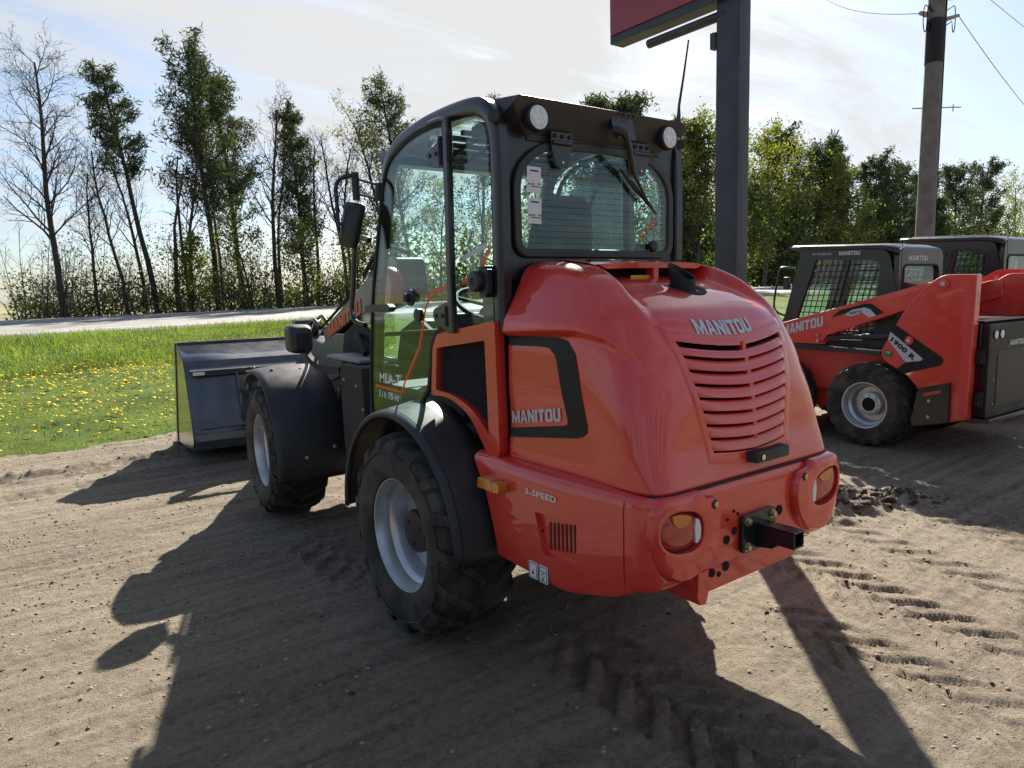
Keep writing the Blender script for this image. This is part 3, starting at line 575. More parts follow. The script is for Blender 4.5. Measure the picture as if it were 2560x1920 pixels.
T_ = [  # name, x, y, z, H, lean, kind, label
 ('bare_tree', .71, 36.6, .88, 12.0, (.1, .1), 'bare', 'tall bare tree standing alone at the left end of the tree line'),
 ('pine_tree', 5.08, 38.5, .9, 12.0, (-.5, .1), 'pine', 'slender pine with a small leaning dark crown beside the tall bare tree'),
 ('pine_tree', 8.45, 39.7, .92, 13.8, (-.15, .1), 'pinebig', 'tallest pine with the broad shaggy crown on the left'),
 ('pine_tree', 10.4, 41.8, .94, 13.4, (.1, .1), 'pinebig', 'pine just right of the tallest pine, crowns touching'),
 ('bare_tree', 11.7, 39.0, .94, 11.4, (-.2, 0), 'bare2', 'bare dark-stemmed tree between the tall pines and the dense pine'),
 ('pine_tree', 14.0, 41.0, .96, 12.2, (-.2, 0), 'pinelow', 'dense pine with foliage low down its trunk, left of the cab mirror'),
 ('bare_tree', 3.7, 38.4, .89, 8.4, (-1.0, .1), 'bare2', 'crooked bare tree leaning left below the slender pine'),
 ('bare_tree', 4.9, 40.4, .9, 8.8, (.2, 0), 'bare2', 'thin bare tree behind the slender pine trunk'),
 ('dead_tree', 5.95, 37.6, .91, 7.4, (-.2, 0), 'dead', 'dead broken trunk with short stubs beside the slender pine'),
 ('dead_tree', 7.31, 41.5, .92, 9.0, (-.3, 0), 'dead', 'bare broken snag left of the tallest pine'),
 ('budding_tree', 16.9, 41.2, .97, 11.0, (-.3, 0), 'bare2', 'bare wispy tree right of the dense pine, behind the mirror'),
 ('budding_tree', 19.6, 40.5, .99, 12.4, (-.1, 0), 'bud', 'budding yellow-green tree above the left roof edge of the cab'),
 ('pine_tree', 23.4, 44.1, 1.0, 15.2, (.3, 0), 'pinebig', 'pine whose top rises behind the front of the cab roof'),
 ('young_tree', 9.8, 37.5, .93, 5.4, (0, 0), 'yg', 'young yellow-green tree at the foot of the two tallest pines'),
 ('young_tree', 6.6, 37.4, .91, 3.9, (0, 0), 'yg', 'low fresh green sapling left of the tallest pine trunk'),
 ('young_tree', 16.4, 38.5, .97, 5.2, (0, 0), 'yg', 'bright young green tree beneath the cab mirror'),
 ('bare_tree', 2.3, 37.6, .89, 7.2, (-.4, 0), 'bare2', 'slim bare tree right of the tall lone bare tree'),
 ('bare_tree', 6.9, 39.0, .91, 9.4, (.3, 0), 'bare2', 'twiggy bare tree just left of the tallest pine trunk'),
 ('bare_tree', 9.3, 42.0, .93, 9.0, (-.2, 0), 'bare2', 'bare grey tree behind the trunks of the two tallest pines'),
 ('bare_tree', 13.0, 42.6, .95, 10.2, (.2, 0), 'bare2', 'bare tree close behind the dense pine'),
 ('bare_tree', 15.4, 42.4, .96, 10.4, (.2, 0), 'bare2', 'wispy bare tree right against the dense pine'),
 ('bare_tree', 18.2, 43.0, .98, 10.8, (0, 0), 'bare2', 'bare tree between the mirror and the cab'),
 ('young_tree', 13.2, 38.2, .95, 4.6, (0, 0), 'yg', 'fresh green sapling below the dense pine'),
 ('young_tree', 19.2, 39.4, .98, 5.0, (0, 0), 'yg', 'young green tree just left of the cab door'),
 ('pine_tree', 30.1, 45.2, 1.05, 15.0, (.2, 0), 'pine', 'pine seen through the rear quarter glass of the cab'),
 ('pine_tree', 41.8, 45.5, 1.12, 16.2, (0, 0), 'con', 'pine whose tip shows left above the rear roof visor'),
 ('pine_tree', 45.4, 45.6, 1.14, 16.2, (0, 0), 'con', 'pine whose tip shows above the middle of the rear roof visor'),
 ('leafy_tree', 33.6, 41.4, 1.07, 11.2, (0, 0), 'bud', 'leafy tree seen through the left of the rear window'),
 ('leafy_tree', 45.7, 41.7, 1.14, 12.2, (0, 0), 'bud', 'leafy tree seen through the right of the rear window'),
 ('leafy_tree', 53.5, 42.3, 1.18, 14.2, (0, 0), 'lfy', 'yellow-green tree between the cab and the dark steel post'),
 ('conifer', 54.3, 45.3, 1.19, 15.3, (0, 0), 'con', 'dark conifer just right of the cab roof'),
 ('leafy_tree', 65.7, 43.4, 1.26, 15.0, (0, 0), 'lfy', 'bright leafy tree right beside the dark steel post'),
 ('conifer', 73.9, 46.5, 1.3, 17.4, (0, 0), 'con', 'tall dark conifer first right of the bright leafy tree'),
 ('conifer', 80.1, 46.9, 1.3, 16.5, (0, 0), 'con', 'dark conifer behind the pale yellow tree'),
 ('leafy_tree', 80.3, 44.3, 1.3, 12.7, (0, 0), 'lfy', 'pale yellow budding tree midway between post and utility pole'),
 ('conifer', 90.6, 47.3, 1.3, 17.3, (0, 0), 'con', 'dark conifer right of the pale yellow tree'),
 ('conifer', 98.7, 48.0, 1.3, 16.6, (0, 0), 'con', 'dark conifer second left of the utility pole'),
 ('conifer', 108.7, 49.2, 1.3, 16.6, (0, 0), 'con', 'dark conifer nearest left of the utility pole'),
 ('leafy_tree', 96.6, 45.9, 1.3, 9.2, (0, 0), 'lf', 'lower green tree left of the utility pole'),
 ('conifer', 120., 50.4, 1.3, 16.6, (0, 0), 'con', 'dark conifer right behind the utility pole'),
 ('conifer', 132.1, 51.2, 1.3, 18.8, (0, 0), 'con', 'dark conifer second right of the utility pole'),
 ('conifer', 143.3, 52.2, 1.3, 19.8, (0, 0), 'con', 'dark conifer furthest right above the second skid steer'),
 ('leafy_tree', 115.6, 47.8, 1.3, 10.6, (0, 0), 'lf', 'green tree just right of the utility pole'),
 ('leafy_tree', 144.6, 50.8, 1.3, 11.4, (0, 0), 'lf', 'green tree in front of the furthest right conifer'),
 ('leafy_tree', 167.8, 53.4, 1.3, 18.7, (0, 0), 'lfy', 'yellow-green tree at the right edge of the picture'),
 ('leafy_tree', 60.2, 42.4, 1.22, 9.8, (0, 0), 'lf', 'green tree behind the foot of the dark steel post'),
 ('leafy_tree', 72.8, 43.4, 1.3, 8.6, (0, 0), 'lf', 'low green tree left behind the nearer skid steer'),
 ('leafy_tree', 27.0, 40.2, 1.03, 8.0, (0, 0), 'bud', 'budding tree seen through the door glass'),
 ('leafy_tree', 23.3, 39.9, 1.01, 8.0, (0, 0), 'bud', 'sparse budding tree seen through the front of the cab'),
 ('leafy_tree', 38.9, 41.1, 1.10, 9.2, (0, 0), 'bud', 'sparse green tree behind the seat in the rear window')]
for i, (nm, x, y, z, H, lean, kd, lb) in enumerate(T_):
    gp = GL if x < 28 else GR; loc = (x, y, z-.05); sd = 300+i*7
    if kd == 'bare': tree(nm, loc, H, lean, sd, dict(BARE, kids=(30, 8, 6)), lb, gp, 'bark', 'leaf_bud', 1500, .07, .5, .1)
    elif kd == 'bare2': tree(nm, loc, H, lean, sd, dict(BARE, kids=(17, 6, 4), lo=(.42, .15, .2), ang=(34, 38, 38)), lb, gp, 'bark', 'leaf_bud', 700, .07, .5, .1)
    elif kd == 'dead': tree(nm, loc, H, lean, sd, DEAD, lb, gp, 'bark', None, 0, 0, trunk_r=.13)
    elif kd == 'pine': tree(nm, loc, H, lean, sd, dict(PINE, lo=(.58, .25), kids=(26, 6), len=(.15, .42)), lb, gp, 'bark', 'needle', 5500, .30, .18, .13, .4)
    elif kd == 'pinebig': tree(nm, loc, H, lean, sd, dict(PINEL, lo=(.36, .25), kids=(38, 7), len=(.24, .40), ang=(48, 45)), lb, gp, 'bark', 'needle', 8500, .34, .18, .17, .4)
    elif kd == 'pinelow': tree(nm, loc, H, lean, sd, dict(PINEL, lo=(.26, .25), kids=(52, 6), len=(.16, .42)), lb, gp, 'bark', 'needle', 9000, .32, .18, .15, .4)
    elif kd == 'bud': tree(nm, loc, H, lean, sd, BUD, lb, gp, 'bark', 'leaf_yellow', 2600, .15, .6, .2)
    elif kd == 'yg': tree(nm, loc, H, lean, sd, dict(BUD, lo=(.1, .15, .2), len=(.42, .45, .5), kids=(16, 6, 4)), lb, gp, 'bark', 'leaf_yellow', 2600, .14, .6, .18)
    elif kd == 'lf': tree(nm, loc, H, lean, sd, dict(BUD, lo=(.12, .15, .2), len=(.50, .45, .5), kids=(18, 5, 3)), lb, gp, 'bark_pale', 'leaf_green', 6000, .27, .6, .33)
    elif kd == 'lfy': tree(nm, loc, H, lean, sd, dict(BUD, lo=(.15, .15, .2), len=(.46, .45, .5), kids=(20, 5, 3)), lb, gp, 'bark_pale', 'leaf_yellow', 6200, .27, .6, .33)
    elif kd == 'con': tree(nm, loc, H, lean, sd, dict(PINEL, lo=(.16, .25), kids=(50, 5), len=(.30, .42), ang=(62, 45)), lb, gp, 'bark_red', 'needle', 11500, .52, .24, .28, .35)
# tangled undergrowth and woodland depth: reads as one mass
def under(name, s0, s1, t0, t1, n, hfun, size, leaf, seed, label, stems=0):
    r = np.random.RandomState(seed); s = s0+(s1-s0)*r.rand(n); t = t0+(t1-t0)*r.rand(n); x = RP[0]+RD[0]*s+RN[0]*t; y = RP[1]+RD[1]*s+RN[1]*t
    h = hfun(s, t, r)*(.18+1.5*vn(s*.42, t*.7, seed)**1.5+.5*vn(s*1.7, t*1.1, seed+1)**2); zz = zroad(s)-.05+h*(1-r.rand(n)**1.6)
    P = np.stack([x, y, zz], 1)+r.randn(n, 3)*.12; a = r.randn(n, 3); a /= np.linalg.norm(a, axis=1)[:, None]; b = np.cross(a, r.randn(n, 3)); b /= np.linalg.norm(b, axis=1)[:, None]
    sz = (size*(.5+r.rand(n)))[:, None]; a = a*sz; b = b*sz*.6; V = np.stack([P-a*.5, P+b*.5, P+a*.5, P-b*.5], 1).reshape(-1, 3)
    o = npmesh(name, V, np.arange(n*4).reshape(n, 4), leaf, smooth=False); tag(o, label, 'undergrowth', kind='stuff')
    if stems:
        bb = B(); rr = random.Random(seed)
        for i in range(stems):
            ss = rr.uniform(s0, s1); t_ = rr.uniform(t0, t1); p = RP+RD*ss+RN*t_; z0 = float(zroad(ss))-.1; hh = rr.uniform(1.2, 4.2)
            ln = rr.uniform(-.16, .16); pts = [(p[0]+rr.gauss(0, .05)*k+ln*2*k, p[1], z0+hh*.5*k/4) for k in range(5)]; bb.tube(pts, [.028*(1-k*.2) for k in range(5)], 3, caps=False)
        tw = Tree(seed); ow = dict(BARE, levels=2, kids=(9, 5), lo=(.15, .15), ang=(38, 40), len=(.42, .45), rad=(.5, .5), leaf_from=9, seg=3)
        for i in range(stems//2):
            ss = rr.uniform(s0, s1); t_ = rr.uniform(t0, t1); p = RP+RD*ss+RN*t_; hh = rr.uniform(1.5, 4.5)
            tw.limb(Vector((p[0], p[1], float(zroad(ss))-.1)), Vector((rr.uniform(-.8, .8), 0, hh)), hh, .03, 0, 2, ow)
        bb.add(tw.b.V, tw.b.F); c = bb.build('stems', 'bark', o, smooth=0, recalc=False)
under('undergrowth', 2.9, 26, 15.2, 21, 15000, lambda s, t, r: 2.3+.07*s, .11, 'leaf_brush', 61, 'tangled olive brush along the foot of the left trees', 190)
under('dark_brush', 3.2, 60, 16.5, 24, 30000, lambda s, t, r: 1.35+.02*s, .18, 'leaf_dark', 62, 'dark brush low between the left tree trunks', 160)
under('woodland_edge', 24, 185, 16.5, 26, 36000, lambda s, t, r: 4.4+.022*s, .36, 'leaf_green', 63, 'green brush filling the foot of the right-hand trees', 220)
# far mass of conifers: cones of needles
def mass(name, s0, s1, t0, t1, nt, per, seed, leaf, label, hlo, hhi, size):
    r = np.random.RandomState(seed); s = s0+(s1-s0)*r.rand(nt); t = t0+(t1-t0)*r.rand(nt); H = hlo+(hhi-hlo)*r.rand(nt); Rr = 1.8+1.4*r.rand(nt)
    I = np.repeat(np.arange(nt), per); n = len(I); f = 1-np.sqrt(r.rand(n))*.97; q = r.rand(n)*2*pi; rad_ = Rr[I]*(1-f)**.8*(.35+.65*r.rand(n))*(.75+.5*vn(f*9+I, q*1.3, seed))
    x = RP[0]+RD[0]*s[I]+RN[0]*t[I]+rad_*np.cos(q); y = RP[1]+RD[1]*s[I]+RN[1]*t[I]+rad_*np.sin(q); z = zroad(s[I])+H[I]*(.08+.92*f)-.25*rad_
    P = np.stack([x, y, z], 1); a = r.randn(n, 3); a /= np.linalg.norm(a, axis=1)[:, None]; b_ = np.cross(a, r.randn(n, 3)); b_ /= np.linalg.norm(b_, axis=1)[:, None]
    sz = (size*(.5+r.rand(n)))[:, None]; a = a*sz; b_ = b_*sz*.45; V = np.stack([P-a*.5, P+b_*.5, P+a*.5, P-b_*.5], 1).reshape(-1, 3)
    o = npmesh(name, V, np.arange(n*4).reshape(n, 4), leaf, smooth=False); tag(o, label, 'woods', kind='stuff')
mass('distant_conifers', 56, 380, 24, 40, 190, 520, 64, 'needle', 'dark mass of conifers behind the right-hand trees', 9, 17.5, .66)
mass('distant_leafy_woods', 52, 330, 17.5, 22, 90, 420, 65, 'leaf_green', 'fresh green lower woods under the right-hand conifers', 4.5, 9, .45)
# ============================================================ wheel loader
LD = thing('wheel_loader', (0, 0, 0), 'large red and black articulated wheel loader seen from behind, bucket in front', 'loader')
ART, JY = -.0788, 1.167
_ca, _sa = cos(ART), sin(ART)
def FT(x, y, z): return (_ca*x-_sa*y, _sa*x+_ca*y+JY, z)
def interp(x, xs_, ys_): return float(np.interp(x, xs_, ys_))
# ---------------- hood (engine cover)
HZ = [.925, 1.05, 1.24, 1.40, 1.505, 1.56, 1.651, 1.70, 1.726, 1.738]
HA = [.555, .572, .582, .578, .556, .520, .469, .445, .42, .365]
HY = [-1.39, -1.358, -1.335, -1.295, -1.24, -1.20, -1.085, -.975, -.88, -.74]
HN = [15, 11, 6.2, 4.6, 4.3, 4.3, 4.2, 3.8, 3.4, 3.0]
def _sm(xs_, ys_):
    """smooth monotone-ish interpolation table"""
    q = np.linspace(xs_[0], xs_[-1], 600); v_ = np.interp(q, xs_, ys_); k = np.hanning(61); k /= k.sum(); p = np.concatenate([np.full(30, v_[0]) if 0 else 2*v_[0]-v_[1:31][::-1], v_, 2*v_[-1]-v_[-31:-1][::-1]])
    return q, np.convolve(p, k, 'valid')
_HA, _HY, _HN = _sm(HZ, HA), _sm(HZ, HY), _sm(HZ, HN)
YF = -.58
def hsec(z): return np.interp(z, *_HA), YF-np.interp(z, *_HY), np.interp(z, *_HN)
def sst(a, b, x):
    t = min(1, max(0, (x-a)/(b-a))); return t*t*(3-2*t)
def side_in(y, z):
    """depth of the recessed flank panel below the arched crease"""
    zc = interp(y, [-1.36, -1.30, -1.217, -1.12, -1.0, -.85, -.58], [1.16, 1.30, 1.395, 1.445, 1.468, 1.465, 1.452])
    d = sst(-.008, .030, zc-z); rear = 1-sst(-1.02, -1.27, y)*0; fade = 1-sst(1.02, -.0+.94, 0)*0
    low = sst(.93, 1.10, z)
    return .044*d*(.30+.70*low)*(1-.80*sst(1.02, 1.30, -y))
def rear_y(x, z):
    a, b_, n = hsec(z); f = min(1, abs(x)/a); y = YF-b_*(1-f**n)**(1/n)
    return y
def top_drop(x, y, z):
    """central channel behind the intake lip"""
    w = .315+.05*sst(.9, 1.2, -y); e = 1-sst(w-.030, w+.030, abs(x)); st = sst(.60, .68, -y); fade = 1-sst(1.0, 1.32, -y)
    return .062*e*st*fade
def hood_pt(th, z):
    a, b_, n = hsec(z); c, s = cos(th), sin(th)
    r_ = (abs(c/a)**n+abs(s/b_)**n)**(-1/n); x = r_*c; y = YF-r_*abs(s)
    di = side_in(y, z)*sst(.30, .50, abs(x)) if z < 1.5 else 0
    x -= math.copysign(di, x)
    # centre of the tail pushed back a touch, soft V
    y -= .012*max(0, 1-abs(x)/.3)*sst(.93, 1.1, z)*(1-sst(1.45, 1.55, z))
    return x, y, z
def tail_y(x, z): return rear_y(x, z)-.012*max(0, 1-abs(x)/.3)*sst(.93, 1.1, z)*(1-sst(1.45, 1.55, z))
zs = np.concatenate([np.linspace(.925, 1.40, 48), np.linspace(1.41, 1.70, 46), np.linspace(1.703, 1.738, 18)])
ths = np.concatenate([np.linspace(0, .72, 40, endpoint=False), np.linspace(.72, 1.08, 44, endpoint=False), np.linspace(1.08, pi-1.08, 92, endpoint=False), np.linspace(pi-1.08, pi-.72, 44, endpoint=False), np.linspace(pi-.72, pi, 41)])
# chevron slats: centreline height as a function of x
GT, GB, NS = 1.432, 1.052, 8
def gx(z): return .312+(.216-.312)*(GT-z)/(GT-GB)
def gv(x, zc): return zc-.036*(1-(abs(x)/.33)**1.6)      # lower in the middle
def in_grille(x, z, pad=0): 
    if abs(x) > gx(min(max(z, GB), GT))+pad: return False
    return gv(x, GB)-pad-.012 < z < gv(x, GT)+pad+.002
P = [[hood_pt(t, z) for t in ths] for z in zs]
P = [[(x, y, z-top_drop(x, y, z)) for (x, y, z) in row] for row in P]
hb = B(); hb.grid(P)
# roof cap
top = P[-1]; k0 = len(hb.V)-len(top); cv = []
for f in (.66, .33):
    cv.append([(x*f, YF+(y-YF)*f, z+.004*(1-f)) for x, y, z in top])
hb.grid([top]+cv+[[(0, YF, 1.742)]*len(top)])
keep = []
for f in hb.F:
    x = sum(hb.V[i][0] for i in f)/len(f); z = sum(hb.V[i][2] for i in f)/len(f); y = sum(hb.V[i][1] for i in f)/len(f)
    if y < -1.1 and in_grille(x, z): continue
    keep.append(f)
hb.F = keep
hood = hb.build('hood', 'red', LD, smooth=50, recalc=True)
bm = bmesh.new(); bm.from_mesh(hood.data); bmesh.ops.remove_doubles(bm, verts=bm.verts, dist=1e-4); bmesh.ops.recalc_face_normals(bm, faces=bm.faces); bm.to_mesh(hood.data); bm.free()
hood.data.set_sharp_from_angle(angle=rad(50))
md = hood.modifiers.new('s', 'SOLIDIFY'); md.thickness = .006; md.offset = -1
# front flange edge (dark seam to the cab) and bottom seam
sb = B(); sb.tube([hood_pt(t, .921) for t in ths[::3]], .0055, 6, caps=False); sb.build('seal', 'black_matt', hood)
# black sheet behind the grille, painting in the shade of the chamber
db = B(); db.grid([[(x, tail_y(x, z)+.055, z) for x in np.linspace(-.36, .36, 13)] for z in np.linspace(.99, 1.48, 9)])
db.build('grille_shade_sheet', 'hollow_shade', hood, smooth=0)
for i in range(NS):
    z0 = GT-(GT-GB)*(i+.23)/NS; z1 = GT-(GT-GB)*(i+1.02)/NS
    if i == 0: z0 = GT-.020
    b = B(); xsn = np.linspace(-1, 1, 41); rows = []
    # closed section: top lip inside, bulging front, bottom lip outside
    for (fz, out) in ((0, -.026), (.0, -.003), (.06, .001), (.3, .005), (.65, .010), (.93, .013), (1.0, .010), (1.02, .0), (1.0, -.014), (.5, -.016)):
        zc = z0+(z1-z0)*fz; w = gx(min(max(zc, GB), GT))+.006
        row = []
        for u_ in xsn:
            x = u_*w; zz = gv(x, zc); row.append((x, tail_y(x, zz)-out*(1-.85*abs(u_)**8), zz))
        rows.append(row)
    rows.append(rows[0]); b.grid(rows); b.build('slat', 'red', hood, smooth=60)
# smooth rim round the louvre opening
def rim_pt(u_, v_, pad):
    zc = GB-pad*1.1-.010+(GT-GB+2*pad*1.1+.010)*v_; w = gx(min(max(zc, GB), GT))+pad; x = u_*w; zz = gv(x, zc); return (x, tail_y(x, zz)-(.0022 if pad < .021 else (.0010 if pad < .035 else -.005)), zz)
per = [(-1+2*k/30, 1) for k in range(30)]+[(1, 1-2*k/24/2) for k in range(24)]+[(1-2*k/30, 0) for k in range(30)]+[(-1, k/24) for k in range(24)]
b = B(); b.grid([[rim_pt(u_, v_, pd) for u_, v_ in per] for pd in (.042, .034, .020, .004, -.001)]+[[(x, y+.02, z) for x, y, z in [rim_pt(u_, v_, -.001) for u_, v_ in per]]], cu=True); b.build('louvre_rim', 'red', hood, smooth=60)
b = B()
for i in range(NS+1):
    zc = GT-(GT-GB)*(i+.12)/NS; b.box((.03, tail_y(.03, gv(.03, zc))+.004, gv(.03, zc)), (.022, .02, .034))
b.build('grille_bridge', 'red', hood, bevel=.003)
# raised intake cowl in front of the channel
def ztop(x, y):
    lo, hi = 1.3, 1.7379
    for _ in range(40):
        m_ = (lo+hi)/2; a, b_, n = hsec(m_); v_ = (abs(x)/a)**n+((YF-y)/b_)**n
        if v_ > 1: hi = m_
        else: lo = m_
    return lo
b = B(); xc_ = np.linspace(-.335, .335, 45); yc_ = np.linspace(-.585, -.893, 15)
cz_ = [[ztop(x, y) for x in xc_] for y in yc_]
up_row = [[(x, y, cz_[j][i]+.003) for i, x in enumerate(xc_)] for j, y in enumerate(yc_)]
b.grid(up_row+[[(x, y+.002, z-.022*(1-sst(.26, .33, abs(x)))) for x, y, z in up_row[-1]], [(x, y+.06, z-.024*(1-sst(.26, .33, abs(x)))) for x, y, z in up_row[-1]]])
b.build('intake_cowl', 'red', hood, smooth=40)
b = B(); b.grid([[(x, -.80, z) for x in np.linspace(-.30, .30, 9)] for z in (1.60, 1.735)]); b.build('intake_shade_sheet', 'hollow_shade', hood, smooth=0)  # black sheet whose colour stands in for the intake's inner shade
b = B(); b.box((.014, -.865, 1.663), (.034, .05, .085)); b.build('intake_divider', 'red', hood, bevel=.006)
# latch handle on the tail
hz0 = .985
b = B(); yy = tail_y(.08, hz0)
b.prism(rpoly([(-.03, yy-.045), (.175, yy-.045), (.19, yy+.02), (.15, yy+.02), (.145, yy-.012), (.05, yy-.012), (.045, yy+.02), (-.045, yy+.02)], .012, 3), 'z', hz0-.020, hz0+.020); b.build('latch_handle', 'black_plastic', hood, bevel=.006)
b = B(); b.lathe([(.0105, 0), (.0105, .004), (.004, .005)], 16, (.0, yy-.046, hz0), (0, -1, 0)); b.build('key_lock', 'chrome', hood)
# lettering on the tail and flank
def tailtext(u_, v_):
    x = -.193+.318*u_; zz = 1.452+.060*v_; z2 = gv(x, zz)+.018; y2 = tail_y(x, z2); return (x, y2-.0025, z2-top_drop(x, y2, z2)+.0015)
text('MANITOU', tailtext, 'decal_grey', hood, .055, 2)
def flank(y, z, out=.004):
    a, b_, n = hsec(z); f = min(1, max(0, (YF-y)/b_)); x = a*(1-f**n)**(1/n); return (-(x-side_in(y, z))-out, y, z)
text('MANITOU', lambda u_, v_: flank(-.592-.315*u_, 1.073+.006*u_*8+.052*v_+.0*u_, .004), 'decal_grey', hood, .055, 2)
# black C-shaped stripe
def stripe(pts_o, pts_i, n=14):
    b = B(); 
    b.grid([[flank(o_[0]+(i_[0]-o_[0])*k/4, o_[1]+(i_[1]-o_[1])*k/4, .0035) for k in range(5)] for o_, i_ in zip(pts_o, pts_i)]); return b
def dens(p, n=10):
    o_ = []
    for i in range(len(p)-1):
        for k in range(n): o_.append((p[i][0]+(p[i+1][0]-p[i][0])*k/n, p[i][1]+(p[i+1][1]-p[i][1])*k/n))
    return o_+[p[-1]]
po = dens([(-.585, 1.436), (-.88, 1.440), (-.94, 1.430), (-.985, 1.385), (-1.0, 1.34), (-1.052, 1.125), (-1.05, 1.095), (-1.025, 1.078), (-.99, 1.068), (-.585, 1.015)], 5)
pi_ = dens([(-.585, 1.398), (-.80, 1.402), (-.845, 1.398), (-.88, 1.372), (-.89, 1.345), (-.945, 1.135), (-.945, 1.118), (-.93, 1.107), (-.91, 1.104), (-.585, 1.053)], 5)
stripe(po, pi_).build('side_stripe', 'decal_black', hood, smooth=60)
stripe(po, pi_).map(lambda x, y, z: (-x, y, z)).build('side_stripe', 'decal_black', hood, smooth=60)
# intake warning label, exhaust stack
b = B(); b.box((-.05, -.868, 1.654), (.13, .004, .03)); b.build('warning_label', 'yellow', hood)
b = B(); b.box((-.045, -.8725, 1.647), (.12, .002, .012)); b.build('warning_print', 'white', hood)
b = B(); d = Vector((-.18, .05, 1)).normalized(); o_ = Vector((.018, -1.045, 1.545)); c_ = o_+d*.135
e1 = d.orthogonal().normalized(); e2 = d.cross(e1); ringo = []; ringi = []; basec = []; hi_ = Vector((-.35, .90, .0)).normalized()
for k in range(32):
    q = 2*pi*k/32; rr = e1*cos(q)+e2*sin(q); sl_ = rr.dot(hi_)
    basec.append((o_+rr*.050)[:]); ringo.append((c_+rr*.048+d*(.040*sl_))[:]); ringi.append((c_+rr*.042+d*(.040*sl_))[:])
b.grid([basec, ringo, ringi, [(Vector(p)-d*.11)[:] for p in ringi]], cu=True); b.add([(Vector(p)-d*.11)[:] for p in ringi], [tuple(range(32))]); ex_ = b.build('exhaust_stack', 'black_matt', hood, smooth=40)
b = B(); fl_ = []
for rr_ in (.050, .078, .082): fl_.append([(.022+rr_*cos(2*pi*k/32)*1.05, -1.05+rr_*.85*sin(2*pi*k/32), 0) for k in range(32)])
def hz_(x, y): z = ztop(x, y); return z-top_drop(x, y, z)
b.grid([[(x, y, hz_(x, y)+(.004 if i < 2 else -.004)) for x, y, z in row] for i, row in enumerate(fl_)], cu=True); b.build('stack_collar', 'black_matt', ex_, smooth=40)
# ---------------- side panels with mesh grille (left shown, right mirrored)
for sgn in (-1, 1):
    outer = rpoly([(-.035, 1.425, .05), (-.545, 1.50, .02), (-.555, .945, .02), (-.50, .88, .03), (-.33, 1.085, .12), (-.15, 1.145, .1), (.0, 1.135, .03)], .03, 5)
    inner = rpoly([(-.068, 1.365, .012), (-.468, 1.415, .012), (-.478, 1.012, .01), (-.36, 1.108, .1), (-.20, 1.158, .1), (-.045, 1.165, .015)], .012, 5)
    b = B(); sh = B().prism(outer, 'x', -.06, .0); me = sh
    # build as a ring-like plate through boolean-free bridging: plate with hole
    x0, x1 = (-.578, -.53)
    o2 = sh.map(lambda x, y, z: (x1 if x > -.03 else x0, y, z)).build('side_panel', 'red', LD, bevel=0)
    ct = B().prism(inner, 'x', -.70, -.45).build('cutter', None, None, smooth=0); cut(o2, ct)
    md = o2.modifiers.new('b', 'BEVEL'); md.width = .007; md.segments = 3; md.limit_method = 'ANGLE'; md.angle_limit = rad(40); md.harden_normals = True
    if sgn > 0: o2.scale = (-1, 1, 1)
    # expanded-metal mesh, one part
    b = B(); cy, cz = .0115, .0135
    from mathutils.geometry import intersect_point_line
    def inside(p, poly):
        c2 = False; j = len(poly)-1
        for i in range(len(poly)):
            if (poly[i][1] > p[1]) != (poly[j][1] > p[1]) and p[0] < (poly[j][0]-poly[i][0])*(p[1]-poly[i][1])/(poly[j][1]-poly[i][1])+poly[i][0]: c2 = not c2
            j = i
        return c2
    if sgn < 0:
        row = 0; z = 1.0
        while z < 1.43:
            y = -.50+(cy if row % 2 else 0)
            while y < -.03:
                if inside((y, z), inner):
                    hx = [(y+.0128*cos(pi/2+pi/3*k), z+.0085*1.05*sin(pi/2+pi/3*k)) for k in range(6)]; hi = [(y+.0098*cos(pi/2+pi/3*k), z+.0065*sin(pi/2+pi/3*k)) for k in range(6)]
                    V = [(-.560, a, c) for a, c in hx]+[(-.557, a, c) for a, c in hi]; b.add(V, [(k, (k+1) % 6, 6+(k+1) % 6, 6+k) for k in range(6)])
                y += 2*cy
            z += cz; row += 1
        b.build('mesh_grille', 'mesh_black', o2, smooth=0, recalc=False)
    b = B(); b.prism(offs(inner, -.012), 'x', -.538, -.541); b.build('grille_back', 'hollow_shade', o2, smooth=0)
    if sgn < 0:
        b = B(); b.box((-.50, -.40, 1.30), (.06, .09, .16)); b.tube([(-.52, -.44, 1.40), (-.53, -.455, 1.30), (-.52, -.45, 1.20)], .018, 8); b.build('air_filter', 'red_flat', o2, bevel=.01)
# ---------------- counterweight / rear frame
def cw_z0(y): return interp(y, [-1.40, -1.33, -1.22, -.99, -.56, -.40], [.585, .585, .53, .475, .495, .50])
def yfront(z): return .10-math.sqrt(max(.01, .665**2-(z-.47)**2))
vs = [0, .03, .10, .3, .6, .86, .93, .97, 1.0]
ins = [.035, .012, .004, 0, 0, .0, .004, .016, .05]
def cwrow(k):
    t = vs[k]; i_ = ins[k]; pts = []
    xw = .612-i_; yr = -1.392+i_; r_ = .085
    def pt(x, y): z0 = cw_z0(y); return (x, y, z0+(.928-z0)*t)
    n = 14
    for j in range(n+1):
        z_ = .5+.43*t; y0 = yfront(z_); y = y0+(-1.27+.0-y0)*j/n; pts.append(pt(-xw+.02*sst(.9, 1.3, -y), y))
    for j in range(1, 9):
        q = pi/2*j/8; pts.append(pt(-xw+.02+r_-r_*cos(q), yr+r_-r_*sin(q)))
    for j in range(1, 20):
        x = -(xw-.02-r_)*(1-j/20*2); pts.append(pt(x, yr))
    L = pts[:]; m = len(L); half = [p for p in L if p[0] <= 0]
    full = half+[(-x, y, z) for x, y, z in half[::-1] if x < -1e-6]; return full
b = B(); rows = [cwrow(k) for k in range(len(vs))]
b.grid(rows); b.add(rows[-1], [tuple(range(len(rows[-1])))]); b.add(rows[0], [tuple(range(len(rows[0])))[::-1]])
